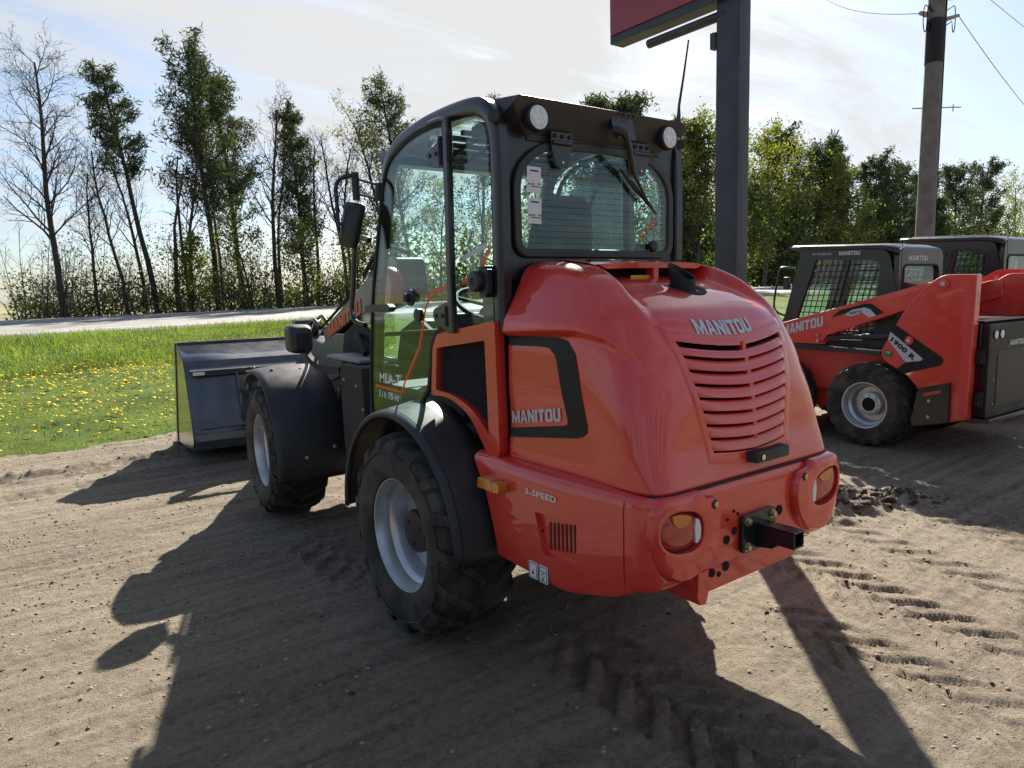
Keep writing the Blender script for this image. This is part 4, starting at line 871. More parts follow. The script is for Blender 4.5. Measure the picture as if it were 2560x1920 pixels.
cwt = b.build('counterweight', 'red', LD, smooth=40)
bm = bmesh.new(); bm.from_mesh(cwt.data); bmesh.ops.remove_doubles(bm, verts=bm.verts, dist=1e-4); bmesh.ops.recalc_face_normals(bm, faces=bm.faces); bm.to_mesh(cwt.data); bm.free(); cwt.data.set_sharp_from_angle(angle=rad(40))
# cut panel joint (fine groove), vent pocket
vp = rpoly([(-.828, .765), (-1.065, .772), (-1.06, .615), (-.875, .605)], .012, 3)
ct = B().prism(vp, 'x', -.70, -.590).build('cutter', None); cut(cwt, ct)
ct = B().prism([(-1.288, .3), (-1.2945, .3), (-1.2945, 1.0), (-1.288, 1.0)], 'x', -.8, -.585).build('cutter', None); cut(cwt, ct)
ct = B().prism([(.02*cos(q*pi/8)-.475, .05+.02*0+.026*sin(q*pi/8)+.60) for q in range(16)], 'y', -1.5, -1.36).build('cutter', None); cut(cwt, ct)
for i in range(7):
    yc = -.895-.0235*i; h0 = .735-(.0 if i else 0); l0 = .627+.004*i
    b = B(); b.prism([(yc, l0), (yc-.010, l0), (yc-.010, h0+.004*i), (yc, h0+.004*i)], 'x', -.5895, -.5925); b.build('vent_bar' if 0 else 'vent_slot_shade', 'red_dark', cwt)  # dark red strips on the pocket floor, slot shade put into the colour
for yy_, zz_ in ((-.852, .69), (-1.055, .69)):
    b = B(); b.lathe([(.006, 0), (.006, .004)], 10, (-.590, yy_, zz_), (-1, 0, 0)); b.build('screw', 'black_matt', cwt)
text('3-SPEED', quadfn((-.6155, -.776, .826), (0, -.19, .004), (0, 0, .024)), 'white', cwt, .02)
for k, yc in enumerate((-.815, -.878)):
    st_ = B(); st_.prism(rpoly([(yc-.026, .525-.035), (yc+.026, .525-.035), (yc+.026, .525+.033), (yc-.026, .525+.033)], .006, 3), 'x', -.6165, -.612); s_ = st_.build('service_sticker', 'white', cwt)
    st_ = B(); st_.ring(rpoly([(yc-.023, .494), (yc+.023, .494), (yc+.023, .554), (yc-.023, .554)], .005, 3), rpoly([(yc-.0205, .4965), (yc+.0205, .4965), (yc+.0205, .5515), (yc-.0205, .5515)], .005, 3), 'x', -.6175, -.6166); 
    if k == 0: st_.prism([(yc-.0, .528), (yc-.006, .513), (yc-.004, .507), (yc+.004, .507), (yc+.006, .513)], 'x', -.6175, -.6166)
    else:
        st_.prism([(yc-.02, .538), (yc+.02, .538), (yc+.02, .535), (yc-.02, .535)], 'x', -.6175, -.6166); st_.ring([(yc+.010*cos(q*.785), .52+.012*sin(q*.785)) for q in range(8)], [(yc+.007*cos(q*.785), .52+.009*sin(q*.785)) for q in range(8)], 'x', -.6175, -.6166); st_.box((-.617, yc, .503), (.001, .018, .006))
    st_.build('sticker_print', 'ink', s_)
# amber side marker
for sgn in (-1, 1):
    b = B(); b.prism(rpoly([(-.495, .803), (-.655, .803), (-.655, .845), (-.505, .850)], .012, 3), 'x', -.66, -.612)
    if sgn > 0: mir(b)
    mk = b.build('side_marker', 'amber', LD, bevel=.008)
    b = B(); b.prism([(-.60, .80), (-.605, .80), (-.605, .85), (-.60, .85)], 'x', -.662, -.61)
    if sgn > 0: mir(b)
    b.build('marker_rib', 'bolt', mk)
# light housings
hp_ = [(.252, .885, .02), (.228, .85, .03), (.222, .775, .05), (.245, .705, .05), (.305, .632, .05), (.43, .604, .06), (.525, .650, .06), (.568, .775, .08), (.56, .880, .05), (.53, .921, .03), (.335, .921, .012), (.318, .893, .012)]
for sgn in (-1, 1):
    pl = rpoly(hp_, .03, 4); n = len(pl); OX, OZ, ORX, ORZ = .440, .797, .104, .074
    def oval(cx, cz, rx, rz, n_=36, e=2.5): return [(cx+rx*math.copysign(abs(cos(q))**(2/e), cos(q)), cz+rz*math.copysign(abs(sin(q))**(2/e), sin(q))+.12*rx*math.copysign(abs(cos(q))**(2/e), cos(q))) for q in [2*pi*k/n_ for k in range(n_)]]
    def oray(x, z, sc):
        dx, dz = x-OX, z-OZ-.12*(x-OX); t = (abs(dx/(ORX*sc))**2.5+abs(dz/(ORZ*sc))**2.5)**(-1/2.5); return (OX+dx*t, OZ+(z-OZ)*t)
    # dense outline so that the oval pocket stays round
    pd_ = []
    for k in range(n):
        a_, c_2 = Vector(pl[k]), Vector(pl[(k+1) % n]); m_ = max(1, int((c_2-a_).length/.008))
        pd_ += [tuple(a_.lerp(c_2, q/m_)) for q in range(m_)]
    pl = pd_; n = len(pl); b = B(); rows = []
    for off_, y in ((0, -1.34), (0, -1.400), (.004, -1.414), (.013, -1.423)): rows.append([(x, y, z) for x, z in offs(pl, off_)])
    o1 = [oray(x, z, 1.10) for x, z in pl]; o0 = [oray(x, z, 1.0) for x, z in pl]
    rows.append([(rows[-1][k][0]*.5+o1[k][0]*.5, -1.4245, rows[-1][k][2]*.5+o1[k][1]*.5) for k in range(n)])
    rows.append([(x, -1.4285, z) for x, z in o1]); rows.append([(x, -1.425, z) for x, z in o0]); rows.append([(x, -1.385, z) for x, z in o0])
    b.grid(rows, cu=True); b.add(rows[-1], [tuple(range(n))])
    b.map(lambda x, y, z: (x, y+.16*max(0, x-.44)*max(0, x-.44)/.14, z))
    if sgn < 0: mir(b)
    lh = b.build('light_housing', 'red', LD, smooth=40)
    b = B(); b.lathe([(.017, 0), (.017, .003)], 16, (sgn*.278, -1.4215, .862), (0, -1, 0)); b.build('recess_shade_disc', 'red_dark', lh)  # flat dark disc, the shade of a recess painted around the bolt
    b = B(); b.lathe([(.012, 0), (.012, .008), (.009, .010)], 6, (sgn*.278, -1.4235, .862), (0, -1, 0)); b.build('housing_bolt', 'bolt', lh)
    # lamp
    b = B(); ov2 = oval(.440, .797, .100, .068); rows = []
    for s_, y in ((1, -1.386), (1, -1.400), (.9, -1.409), (.6, -1.413), (.25, -1.415)): rows.append([(.440+(x-.440)*s_, y, .797+(z-.797)*s_) for x, z in ov2])
    b.grid(rows, cu=True); b.add(rows[-1], [tuple(range(len(ov2)))])
    if sgn < 0: mir(b)
    tl = b.build('tail_light', 'lens_red', LD, smooth=50)
    b = B(); b.ring(oval(.440, .797, .1035, .0715), oval(.440, .797, .098, .066), 'y', -1.404, -1.386)
    if sgn < 0: mir(b)
    b.build('lens_gasket', 'red_dark', tl)
    b = B(); poly = [(.395, .846)]+[(.395+.085*k/8, .850+.009*k/8) for k in range(9)]+[(.44+.045*cos(q), .845-.045*sin(q)*1.0) for q in np.linspace(0, pi, 9)]
    poly = [(.39, .840), (.42, .852), (.46, .861), (.492, .862), (.486, .836), (.468, .818), (.445, .812), (.418, .817), (.40, .829)]
    b.prism(poly, 'y', -1.4185, -1.40)
    if sgn < 0: mir(b)
    b.build('indicator_lens', 'amber', tl, bevel=.002)
    poly = rpoly([(.346, .752, .01), (.370, .737, .01), (.377, .80, .03), (.368, .834, .01), (.350, .820, .015), (.342, .785, .02)], .01, 3)
    b = B(); b.prism(poly, 'y', -1.418, -1.40)
    if sgn < 0: mir(b)
    b.build('reversing_lens', 'lens_white', tl, bevel=.002)
# hitch
ht = thing('_', (0, 0, 0), '', 'x'); bpy.data.objects.remove(ht)
b = B(); b.prism(rpoly([(-.10, .632), (.105, .632), (.105, .775), (-.10, .775)], .015, 3), 'y', -1.394, -1.412); hitch = b.build('hitch_plate', 'black_paint', LD, bevel=.003)
b = B(); w = .032; zc = .705; xc = .01
b.box((xc, -1.49, zc+w-.004), (2*w, .16, .008)); b.box((xc, -1.49, zc-w+.004), (2*w, .16, .008)); b.box((xc-w+.004, -1.49, zc), (.008, .159, 2*w-.016)); b.box((xc+w-.004, -1.49, zc), (.008, .159, 2*w-.016)); b.build('receiver_tube', 'black_paint', hitch, bevel=.003)
b = B(); b.prism([(-1.412, zc-w), (-1.50, zc-w), (-1.48, zc-w-.02), (-1.412, zc-w-.03)], 'x', xc-.03, xc+.03); b.build('gusset', 'black_paint', hitch, bevel=.003)
b = B(); b.box((xc, -1.48, zc), (2*w-.018, .12, 2*w-.018)); b.build('tube_bore', 'hollow_shade', hitch)
for x, z in ((-.075, .752), (.08, .752), (-.075, .655), (.08, .655)):
    b = B(); b.lathe([(.017, 0), (.017, .004)], 16, (x, -1.412, z), (0, -1, 0)); b.lathe([(.0125, .004), (.0125, .014), (.010, .016)], 6, (x, -1.412, z), (0, -1, 0)); b.build('bolt', 'bolt', hitch, smooth=30)
for x, z, r_ in ((-.17, .70, .017), (-.125, .725, .015), (.155, .745, .020), (-.13, .80, .006), (-.105, .785, .006), (-.165, .775, .006)):
    b = B(); b.lathe([(r_, 0), (r_, .003)], 16, (x, -1.392, z), (0, -1, 0)); b.build('bumper_hole', 'hollow_shade', cwt)  # black discs on the surface, painted for the shade in the holes
# towing beam below
b = B(); b.prism(rpoly([(-.36, .60, .01), (-.335, .535, .02), (-.30, .525, .02), (.27, .53, .02), (.30, .56, .02), (.31, .62, .01)], .01, 3), 'y', -1.33, -1.386); b.prism([(-.34, .62), (-.345, .53), (-.33, .50), (-.30, .495), (-.285, .53), (-.285, .62)], 'y', -1.20, -1.405)
b.box((-.05, -.95, .545), (.46, .72, .05)); bmx = b.build('towing_beam', 'red', LD, bevel=.008)
for x, z, r_ in ((-.245, .592, .016), (-.205, .578, .010), (-.165, .598, .018)):
    b = B(); b.lathe([(r_, 0), (r_, .003)], 16, (x, -1.387, z), (0, -1, 0)); b.build('beam_hole', 'hollow_shade', bmx)  # discs coloured black in place of shaded holes
# ---------------- wheels
def tyre_builder(R, hw, rb, seed=0, lugs=17, lh=.030, lw=.055):
    """axis along x, centre at origin; outer side is -x"""
    pr = [(rb, -hw*.80), (rb+.015, -hw*.92), (rb+.06, -hw*1.0), (rb+.12, -hw*1.02), (R-.075, -hw*.97), (R-lh-.012, -hw*.86), (R-lh, -hw*.70), (R-lh+.004, -hw*.35), (R-lh+.006, 0)]
    pr = pr+[(r_, -h) for r_, h in pr[-2::-1]]
    b = B(); b.lathe(pr, 72, (0, 0, 0), (1, 0, 0), False, False)
    for s_ in (-1, 1):
        for k in range(lugs):
            a0 = 2*pi*(k+(.5 if s_ > 0 else 0))/lugs; rows = []
            for j in range(7):
                t = j/6; w = s_*(hw*.01+hw*.93*t); a = a0+(.30*t-.05*t*t)*(.5/R)*1.25; wd = lw*(.85+.5*t)/R/2
                rt = (R-.002 if t < .72 else R-.002-(t-.72)*.085); rb_ = R-lh-.012-(max(0, t-.72))*.12
                sk = .35*wd
                rows.append([(w, sin(a-wd)*rb_, cos(a-wd)*rb_), (w, sin(a-wd*.72)*rt, cos(a-wd*.72)*rt), (w, sin(a+wd*.72)*rt, cos(a+wd*.72)*rt), (w, sin(a+wd)*rb_, cos(a+wd)*rb_)])
            # shoulder run-down onto the side wall
            a = a0+.27*(.5/R)*1.25; wd = lw*1.25/R/2
            rows.append([(s_*hw*1.005, sin(a-wd)*(R-.085), cos(a-wd)*(R-.085)), (s_*hw*1.03, sin(a-wd*.8)*(R-.078), cos(a-wd*.8)*(R-.078)), (s_*hw*1.03, sin(a+wd*.8)*(R-.078), cos(a+wd*.8)*(R-.078)), (s_*hw*1.005, sin(a+wd)*(R-.085), cos(a+wd)*(R-.085))])
            b.grid(rows); b.add(rows[0], [(0, 1, 2, 3)]); b.add(rows[-1], [(3, 2, 1, 0)])
    # raised ring and sidewall lettering blocks
    for s_ in (-1, 1): b.lathe([(rb+.135, s_*hw*1.018), (rb+.140, s_*hw*1.028), (rb+.145, s_*hw*1.012)], 72, (0, 0, 0), (1, 0, 0), False, False)
    return b
def rim_builder(rf, face):
    """face: x of the outer flange (negative), profile towards +x"""
    pr = [(rf-.010, face+.022), (rf, face+.010), (rf-.003, face), (rf-.012, face+.002), (rf-.018, face+.018), (rf-.028, face+.040), (rf-.030, face+.075), (rf-.050, face+.088), (rf-.058, face+.10), (rf-.060, face+.150), (rf-.064, face+.162), (.095, face+.168), (.0, face+.168)]
    b = B(); b.lathe(pr, 64, (0, 0, 0), (1, 0, 0), False, False)
    b.lathe([(rf-.005, face+.02), (rf-.02, face+.12), (rf-.02, face+.30), (rf, face+.34)], 64, (0, 0, 0), (1, 0, 0), False, False); return b
ty = tyre_builder(.487, .20, .262); rm = rim_builder(.278, -.175)
hub = B(); hub.lathe([(.105, .0), (.105, -.085), (.098, -.095), (.0, -.095)], 40, (.0, 0, 0), (1, 0, 0), False, False)
def add_wheel(x, y, z, outer, front, label=None):
    w = None
    def cp(src, name, m, parent, sm_=40):
        b = B(); b.add(src.V, src.F)
        if outer > 0: mir(b)
        b.map(lambda a, c, d: (a+x, c+y, d+z))
        if front: b.map(FT)
        return b.build(name, m, parent, smooth=sm_, recalc=True)
    w = cp(ty, 'wheel', 'rubber', LD, 30); cp(rm, 'rim', 'rim', w, 35); cp(hub, 'hub', 'black_paint', w, 35)
    for q in range(3):
        b = B(); b.lathe([(.013, -.0955), (.010, -.090)], 12, (0, .06*cos(q*2.1+.6), .06*sin(q*2.1+.6)), (1, 0, 0)); cp(b, 'hub_port', 'hollow_shade', w)
    b = B(); b.tube([(-.10, .14, .13), (-.12, .155, .145), (-.15, .165, .155)], .006, 6); cp(b, 'valve', 'steel', w)
    return w
for sx, fr in ((-1, 0), (1, 0), (-1, 1), (1, 1)): add_wheel(sx*.609, 1.167 if fr else 0, .487, sx, fr)
b = B(); b.tube([(-.45, 0, .487), (.45, 0, .487)], .09, 12); b.box((0, 0, .49), (.34, .34, .30)); b.build('rear_axle', 'black_matt', LD, bevel=.02)
b = B(); b.tube([(-.45, 1.167, .487), (.45, 1.167, .487)], .09, 12); b.box((0, 1.167, .49), (.34, .34, .30)); b.map(FT).build('front_axle', 'black_matt', LD, bevel=.02)
b = B(); b.box((0, -.25, .75), (.90, 1.5, .30)); b.box((0, .40, .62), (.5, .9, .35)); b.box((0, .25, 1.03), (1.02, .85, .20)); b.box((0, -.38, 1.22), (.90, .30, .5)); b.build('rear_chassis', 'black_matt', LD, bevel=.01)
# fenders
def fender(cy, cz, prof, a0, a1, front, sgn, name='fender'):
    """prof: (x, R); angle measured from rear (-y) over the top"""
    b = B(); rows = []; n = 44
    for k in range(n+1):
        a = rad(a0+(a1-a0)*k/n); rows.append([(x, cy-r_*cos(a), cz+r_*sin(a)) for x, r_ in prof])
    b.grid(rows)
    if sgn > 0: mir(b)
    if front: b.map(FT)
    return b.build(name, 'black_plastic', LD, smooth=50, solid=.010)
RPF = [(-.752, .548), (-.762, .556), (-.764, .568), (-.756, .576), (-.735, .580), (-.733, .577), (-.728, .577), (-.726, .581), (-.68, .588), (-.60, .60), (-.50, .613)]
for s_ in (-1, 1): fender(.10, .485, RPF, -3, 181, 0, s_)
FPF = [(-.795, .575), (-.806, .583), (-.808, .596), (-.798, .605), (-.77, .610), (-.65, .620), (-.50, .622), (-.36, .615), (-.33, .60), (-.325, .56)]
for s_ in (-1, 1):
    f_ = fender(1.167, .487, FPF, -12, 128, 1, s_)
    for x, a in ((-.62, 3), (-.42, 8), (-.70, 78), (-.50, 76)):
        b = B(); r_ = .622; o_ = (x*-s_*-1 if 0 else x, 1.167-r_*cos(rad(a)), .487+r_*sin(rad(a))); b.lathe([(.014, 0), (.013, .006), (.006, .009)], 12, o_, (0, -cos(rad(a)), sin(rad(a))))
        if s_ > 0: mir(b)
        b.map(FT).build('fender_bolt', 'bolt' if a < 30 else 'black_matt', f_)
# ---------------- cab
cabside = curve([(-.535, 1.46, 0), (-.54, 1.8, 0), (-.54, 2.15, 0), (-.525, 2.28, 0), (-.47, 2.355, 0), (-.36, 2.385, 0), (-.12, 2.392, 0), (.10, 2.380, 0), (.27, 2.352, 0), (.38, 2.30, 0), (.435, 2.22, 0), (.475, 2.08, 0), (.53, 1.90, 0), (.60, 1.70, 0), (.65, 1.45, 0), (.685, 1.20, 0), (.70, .98, 0)], 5)
def sect(pts, w, d, x, sgn=-1):
    """square-ish bar along a (y,z) outline at depth x, width w in x, d in-plane"""
    b = B(); m = len(pts); rows = []
    for i in range(m):
        a = Vector(pts[max(i-1, 0)][:2]); c = Vector(pts[min(i+1, m-1)][:2]); t = (c-a).normalized(); nn = Vector((-t.y, t.x)); p = Vector(pts[i][:2])
        q = []
        for u_, v_ in ((-.5, -.32), (-.32, -.5), (.32, -.5), (.5, -.32), (.5, .32), (.32, .5), (-.32, .5), (-.5, .32)):
            e = p+nn*(v_*d); q.append((x+u_*w, e.x, e.y))
        rows.append(q)
    b.grid(rows, cu=True); b.add(rows[0], [tuple(range(8))]); b.add(rows[-1], [tuple(range(8))]); return b
cf = None
for s_ in (-1, 1):
    b = sect(cabside, .06, .075, .525*s_); o_ = b.build('cab_frame', 'black_paint', LD, smooth=40); cf = cf or o_
b = B(); b.tube([(-.52, -.50, 1.5), (-.53, -.52, 1.9), (-.525, -.515, 2.2)], .05, 8); b.build('rear_post', 'black_paint', cf, smooth=40) if 0 else None
# rear bulkhead with window opening
wo_ = rpoly([(-.515, 1.66, .02), (.515, 1.66, .02), (.515, 2.30, .05), (-.515, 2.30, .05)], .03, 5)
wi_ = rpoly([(-.452, 1.782, .05), (.452, 1.782, .05), (.455, 2.10, .18), (.33, 2.205, .16), (0, 2.222, .5), (-.33, 2.205, .16), (-.455, 2.10, .18)], .05, 6)
o2 = B().prism(wo_, 'y', -.555, -.515).build('rear_bulkhead', 'black_paint', LD); ct = B().prism(wi_, 'y', -.7, -.4).build('cutter', None); cut(o2, ct); rbk = o2
md = o2.modifiers.new('b', 'BEVEL'); md.width = .006; md.segments = 2; md.limit_method = 'ANGLE'; md.angle_limit = rad(40)
b = B(); b.prism([(-.555, 1.40), (.555, 1.40), (.53, 1.70), (-.53, 1.70)], 'y', -.54, -.50); b.build('rear_lower_panel', 'black_paint', LD, bevel=.01)
# rubber frame and glass of the rear window
b = B(); b.ring(offs(wi_, -.028), offs(wi_, .010), 'y', -.578, -.552); rw = b.build('rear_window', 'black_plastic', LD, bevel=.008)
b = B(); b.prism(offs(wi_, .006), 'y', -.569, -.565); b.build('pane', 'glass_rear', rw, smooth=0)
for k in range(15):
    z = 1.815+.0255*k; hw_ = .425 if z < 2.06 else .425-(z-2.06)*.75
    b = B(); b.box((0, -.571, z), (2*hw_, .0010, .0010)); b.build('heating_wire', 'black_matt', rw)
for s_ in (-.237, .237):
    b = B(); b.prism(rpoly([(s_-.058, 2.235), (s_+.058, 2.235), (s_+.055, 2.205), (s_+.03, 2.13), (s_-.03, 2.13), (s_-.055, 2.205)], .012, 3), 'y', -.592, -.578); hg = b.build('window_hinge', 'black_paint', rw, bevel=.003)
    b = B(); b.box((s_, -.590, 2.250), (.12, .012, .045)); b.tube([(s_-.055, -.596, 2.228), (s_+.055, -.596, 2.228)], .010, 8); b.build('hinge_leaf', 'black_paint', hg, bevel=.003)
    for dx in (-.04, 0, .04):
        b = B(); b.lathe([(.009, 0), (.009, .006)], 6, (s_+dx, -.597, 2.255), (0, -1, 0)); b.build('hinge_bolt', 'black_matt', hg)
    b = B(); b.lathe([(.007, 0), (.006, .005)], 8, (s_+.003, -.592, 2.15), (0, -1, 0)); b.build('hinge_screw', 'steel', hg)
# paper labels and marker writing on the glass
for z in (2.073, 1.947):
    b = B(); R3 = Matrix.Rotation(rad(2), 3, 'Y'); b.box((-.375, -.572, z), (.073, .0015, .105), R3); pa = b.build('paper_label', 'paper', rw)
    b = B(); b.box((-.373, -.5735, z+.036), (.042, .001, .006), R3); b.box((-.367, -.5735, z-.028), (.05, .001, .003), R3)
    for dx in (-.025, -.012, .0): b.box((-.378+dx, -.5735, z-.018), (.006, .001, .007), R3)
    b.build('label_print', 'ink', pa)
    b = B(); b.box((-.352, -.5736, z-.017), (.006, .001, .008), R3); b.box((-.342, -.5736, z-.017), (.004, .001, .008), R3); b.build('label_logo', mat('ink_blue', (.05, .18, .45), .6) if 'ink_blue' not in MT else 'ink_blue', pa)
text('3-PtB', lambda u_, v_: (.265+.115*u_-.028*v_, -.573, 1.835+.085*u_+.033*v_), 'marker_red', rw, -.004)
b = B(); b.lathe([(.026, 0), (.026, .018), (.018, .022)], 16, (.335, -.570, 1.812), (0, -1, 0)); b.box((.29, -.55, 1.81), (.07, .03, .028)); b.build('window_latch', 'black_plastic', rw, bevel=.003)
b = B(); b.lathe([(.024, 0), (.024, .012)], 16, (-.235, -.556, 1.808), (0, 1, 0)); b.build('window_knob', 'black_plastic', rw)
# rear visor (roof brow)
V_ = [(-.484, -.636, 2.384), (.484, -.636, 2.384), (.50, -.40, 2.408), (-.50, -.40, 2.408), (-.40, -.556, 2.245), (.40, -.556, 2.245), (.515, -.50, 2.30), (-.515, -.50, 2.30), (.515, -.625, 2.352), (-.515, -.625, 2.352)]
b = B(); b.add(V_, [(0, 1, 2, 3), (0, 1, 8, 9), (9, 8, 5, 4), (9, 4, 7), (8, 5, 6), (0, 9, 7, 3), (1, 8, 6, 2), (3, 2, 6, 7), (4, 5, 6, 7)])
vs_ = b.build('rear_visor', 'black_plastic', LD, bevel=.004, smooth=20)
b = B(); b.box((0, -.556, 2.275), (.80, .012, .09)); b.build('header_plate', 'black_plastic', LD, bevel=.004)
for x in (-.39, .39):
    b = B(); b.lathe([(.052, .0), (.056, -.012), (.055, -.034), (.049, -.040), (.049, -.034)], 32, (x, -.598, 2.308), (0, 1, 0), True, False); wl = b.build('work_light', 'black_plastic', LD)
    b = B(); b.lathe([(.048, -.033), (.047, -.036), (.0, -.038)], 32, (x, -.598, 2.308), (0, 1, 0)); b.build('lens', 'lens_white', wl)
    for q in range(6):
        b = B(); b.lathe([(.013, -.0375), (.010, -.039), (0, -.0395)], 12, (x+.026*cos(q*1.047), -.598, 2.308+.026*sin(q*1.047)), (0, 1, 0)); b.build('led_cell', 'lens_white', wl)
    b = B(); b.tube([(x-.028, -.615, 2.358), (x-.026, -.62, 2.382), (x+.026, -.62, 2.382), (x+.028, -.615, 2.358)], .004, 6); b.build('lamp_bracket', 'steel', wl)
for s_ in (-1, 1):
    b = B(); b.tube([(s_*.50, -.515, 2.305), (s_*.565, -.565, 2.305)], [.022, .024], 12); b.build('clearance_lamp', 'black_plastic', LD)
b = B(); b.box((.085, -.632, 2.325), (.135, .006, .125), Matrix.Rotation(rad(-14), 3, 'X')); wp = b.build('wiper_motor_plate', 'black_paint', LD, bevel=.003)
for dx in (-.045, -.015, .02, .045):
    b = B(); b.lathe([(.006, 0), (.005, .004)], 8, (.085+dx, -.648, 2.368), (0, -1, 0)); b.build('plate_hole', 'hollow_shade', wp)
b = B(); b.tube(curve([(.02, -.64, 2.30), (.045, -.675, 2.285), (.075, -.672, 2.245), (.12, -.645, 2.185), (.165, -.615, 2.135)], 5), [.020]*8+[.014]*13, 8); b.tube([(.165, -.615, 2.135), (.235, -.605, 2.06), (.30, -.598, 1.985)], [.008, .006, .005], 6); b.build('wiper_arm', 'black_plastic', wp)
b = B(); b.tube([(.11, -.588, 2.150), (.19, -.592, 2.075), (.27, -.592, 2.02), (.345, -.588, 1.962)], [.006, .010, .010, .004], 6); b.tube([(.17, -.596, 2.10), (.25, -.602, 2.035), (.31, -.596, 1.985)], .007, 6); b.build('wiper_blade', 'black_plastic', wp)
b = B(); b.tube([(.49, -.60, 2.39), (.49, -.60, 2.42), (.492, -.60, 2.47)], [.010, .010, .006], 8); b.tube([(.492, -.60, 2.47), (.52, -.602, 2.60), (.553, -.605, 2.775)], [.0065, .0055, .004], 6); b.build('antenna', 'black_plastic', LD)
# roof with framed skylight
roofy = [p for p in cabside if p[1] > 2.29]
b = B(); rows = []
for p in roofy: rows.append([(x, p[0], p[1]+.012*(1-(x/.52)**2)+.004) for x in np.linspace(-.52, .52, 27)])
fc = []; m, n = len(rows), 27
Vv = [q for r_ in rows for q in r_]
for i in range(m-1):
    for j in range(n-1):
        cx = (rows[i][j][0]+rows[i][j+1][0])/2; cy = (rows[i][j][1]+rows[i+1][j][1])/2
        if abs(cx) < .38 and -.16 < cy < .30: continue
        fc.append((i*n+j, i*n+j+1, (i+1)*n+j+1, (i+1)*n+j))
b.add(Vv, fc); rf_ = b.build('roof', 'black_paint', LD, solid=.012, smooth=40)
b = B(); rows = [[(x, p[0], p[1]+.002) for x in np.linspace(-.39, .39, 5)] for p in roofy if -.22 < p[0] < .36]; b.grid(rows); b.build('skylight', 'glass_clear', rf_, smooth=40)
for y in (-.06, .04, .14, .23):
    b = B(); zc = interp(y, [q[0] for q in cabside[20:60]], [q[1] for q in cabside[20:60]]); b.box((0, y, zc-.035), (.78, .022, .022)); b.build('guard_bar', 'black_paint', rf_)
for x in (-.26, -.13, 0, .13, .26):
    b = B(); b.tube([(x, -.15, 2.352), (x, .08, 2.345), (x, .29, 2.30)], .011, 6); b.build('guard_bar', 'black_paint', rf_)
b = B(); b.prism([(.36, 2.36), (.70, 2.385), (.66, 2.335), (.42, 2.29)], 'x', -.46, .46); b.build('front_visor', 'black_paint', LD, bevel=.004)
# headliner band (dark top of the cab)
b = B(); rows = []
# quarter panes
qp = [(-.215, 2.325), (-.33, 2.345), (-.43, 2.335), (-.485, 2.28), (-.505, 2.18), (-.505, 1.49), (-.20, 1.475)]
for s_ in (-1, 1):
    b = B(); b.prism(qp, 'x', -.556, -.552)
    if s_ > 0: mir(b)
    b.build('quarter_pane', 'glass', LD, smooth=0)
# door
dr = curve([(-.10, 2.355, 0), (.02, 2.352, 0), (.14, 2.335, 0), (.28, 2.292, 0), (.36, 2.235, 0), (.41, 2.15, 0), (.455, 2.02, 0), (.52, 1.83, 0), (.58, 1.64, 0), (.625, 1.42, 0), (.66, 1.2, 0), (.675, .965, 0)], 4)
dpoly = [(-.20, 1.46), (-.20, 2.345)]+[(p[0], p[1]) for p in dr]+[(.50, .965), (.24, 1.03), (.10, 1.09), (.03, 1.16), (-.005, 1.28), (-.02, 1.37), (-.06, 1.43), (-.11, 1.455)]
for s_ in (-1, 1):
    b = B(); b.prism(dpoly, 'x', -.574, -.569)
    if s_ > 0: mir(b)
    dg_ = b.build('door', 'glass' , LD, smooth=0)
    b = B(); b.ring(offs(dpoly, -.010), offs(dpoly, .008), 'x', -.580, -.563)
    if s_ > 0: mir(b)
    b.build('door_seal', 'black_matt', dg_)
    if s_ < 0: DOOR = dg_
b = sect([(-.235, 1.44, 0), (-.232, 1.7, 0), (-.24, 2.0, 0), (-.245, 2.345, 0)], .03, .045, -.585); b.build('door_post', 'black_paint', LD, smooth=30)
b = B(); b.tube(curve([(-.255, -.58, 2.20), (-.255, -.58, 2.33), (-.20, -.58, 2.365), (-.08, -.58, 2.37)], 4), .012, 8); b.map(lambda y, x, z: (x, y, z)).build('door_top_bar', 'black_paint', DOOR)
for z0, z1 in ((2.17, 2.29), (1.47, 1.56)):
    b = B(); b.tube([(-.596, -.205, z0), (-.596, -.205, z1)], .012, 8); b.tube([(-.596, -.268, z0+.005), (-.596, -.268, z1-.005)], .010, 8); b.build('hinge_pin', 'black_matt', DOOR)
    zc = (z0+z1)/2; b = B(); 
    b.prism(rpoly([(-.205, z0), (-.205, z1), (-.17, z1-.005), (-.055, zc+.012), (-.055, zc-.03), (-.12, z0)], .015, 3) if z0 > 2 else rpoly([(-.205, 1.43), (-.205, 1.575), (-.17, 1.575), (-.06, 1.545), (-.055, 1.495), (-.10, 1.475)], .02, 3), 'x', -.584, -.575); hp2 = b.build('hinge_plate', 'black_paint', DOOR, bevel=.002)
    for yy_, zz_ in ((-.085, zc-.0), (-.14, zc-.0)):
        b = B(); b.lathe([(.011, 0), (.009, .006)], 12, (-.584, yy_, zz_), (-1, 0, 0)); b.build('hinge_bolt', 'black_plastic', DOOR)
b = B(); b.lathe([(.042, 0), (.040, .010), (.022, .014), (.020, .035), (.012, .04)], 24, (-.575, .163, 1.60), (-1, 0, 0)); b.build('glass_stop', 'black_plastic', DOOR)
b = B(); b.lathe([(.032, 0), (.032, .022), (.012, .026)], 24, (-.575, .075, 1.517), (-1, 0, 0)); b.build('glass_stop', 'black_plastic', DOOR)
b = B(); b.prism(rpoly([(.60, 1.525), (.33, 1.53), (.30, 1.552), (.34, 1.572), (.60, 1.565)], .012, 3), 'x', -.62, -.585); b.tube([(-.578, .55, 1.548), (-.60, .55, 1.548)], .02, 10); b.build('door_handle', 'black_plastic', DOOR, bevel=.006)
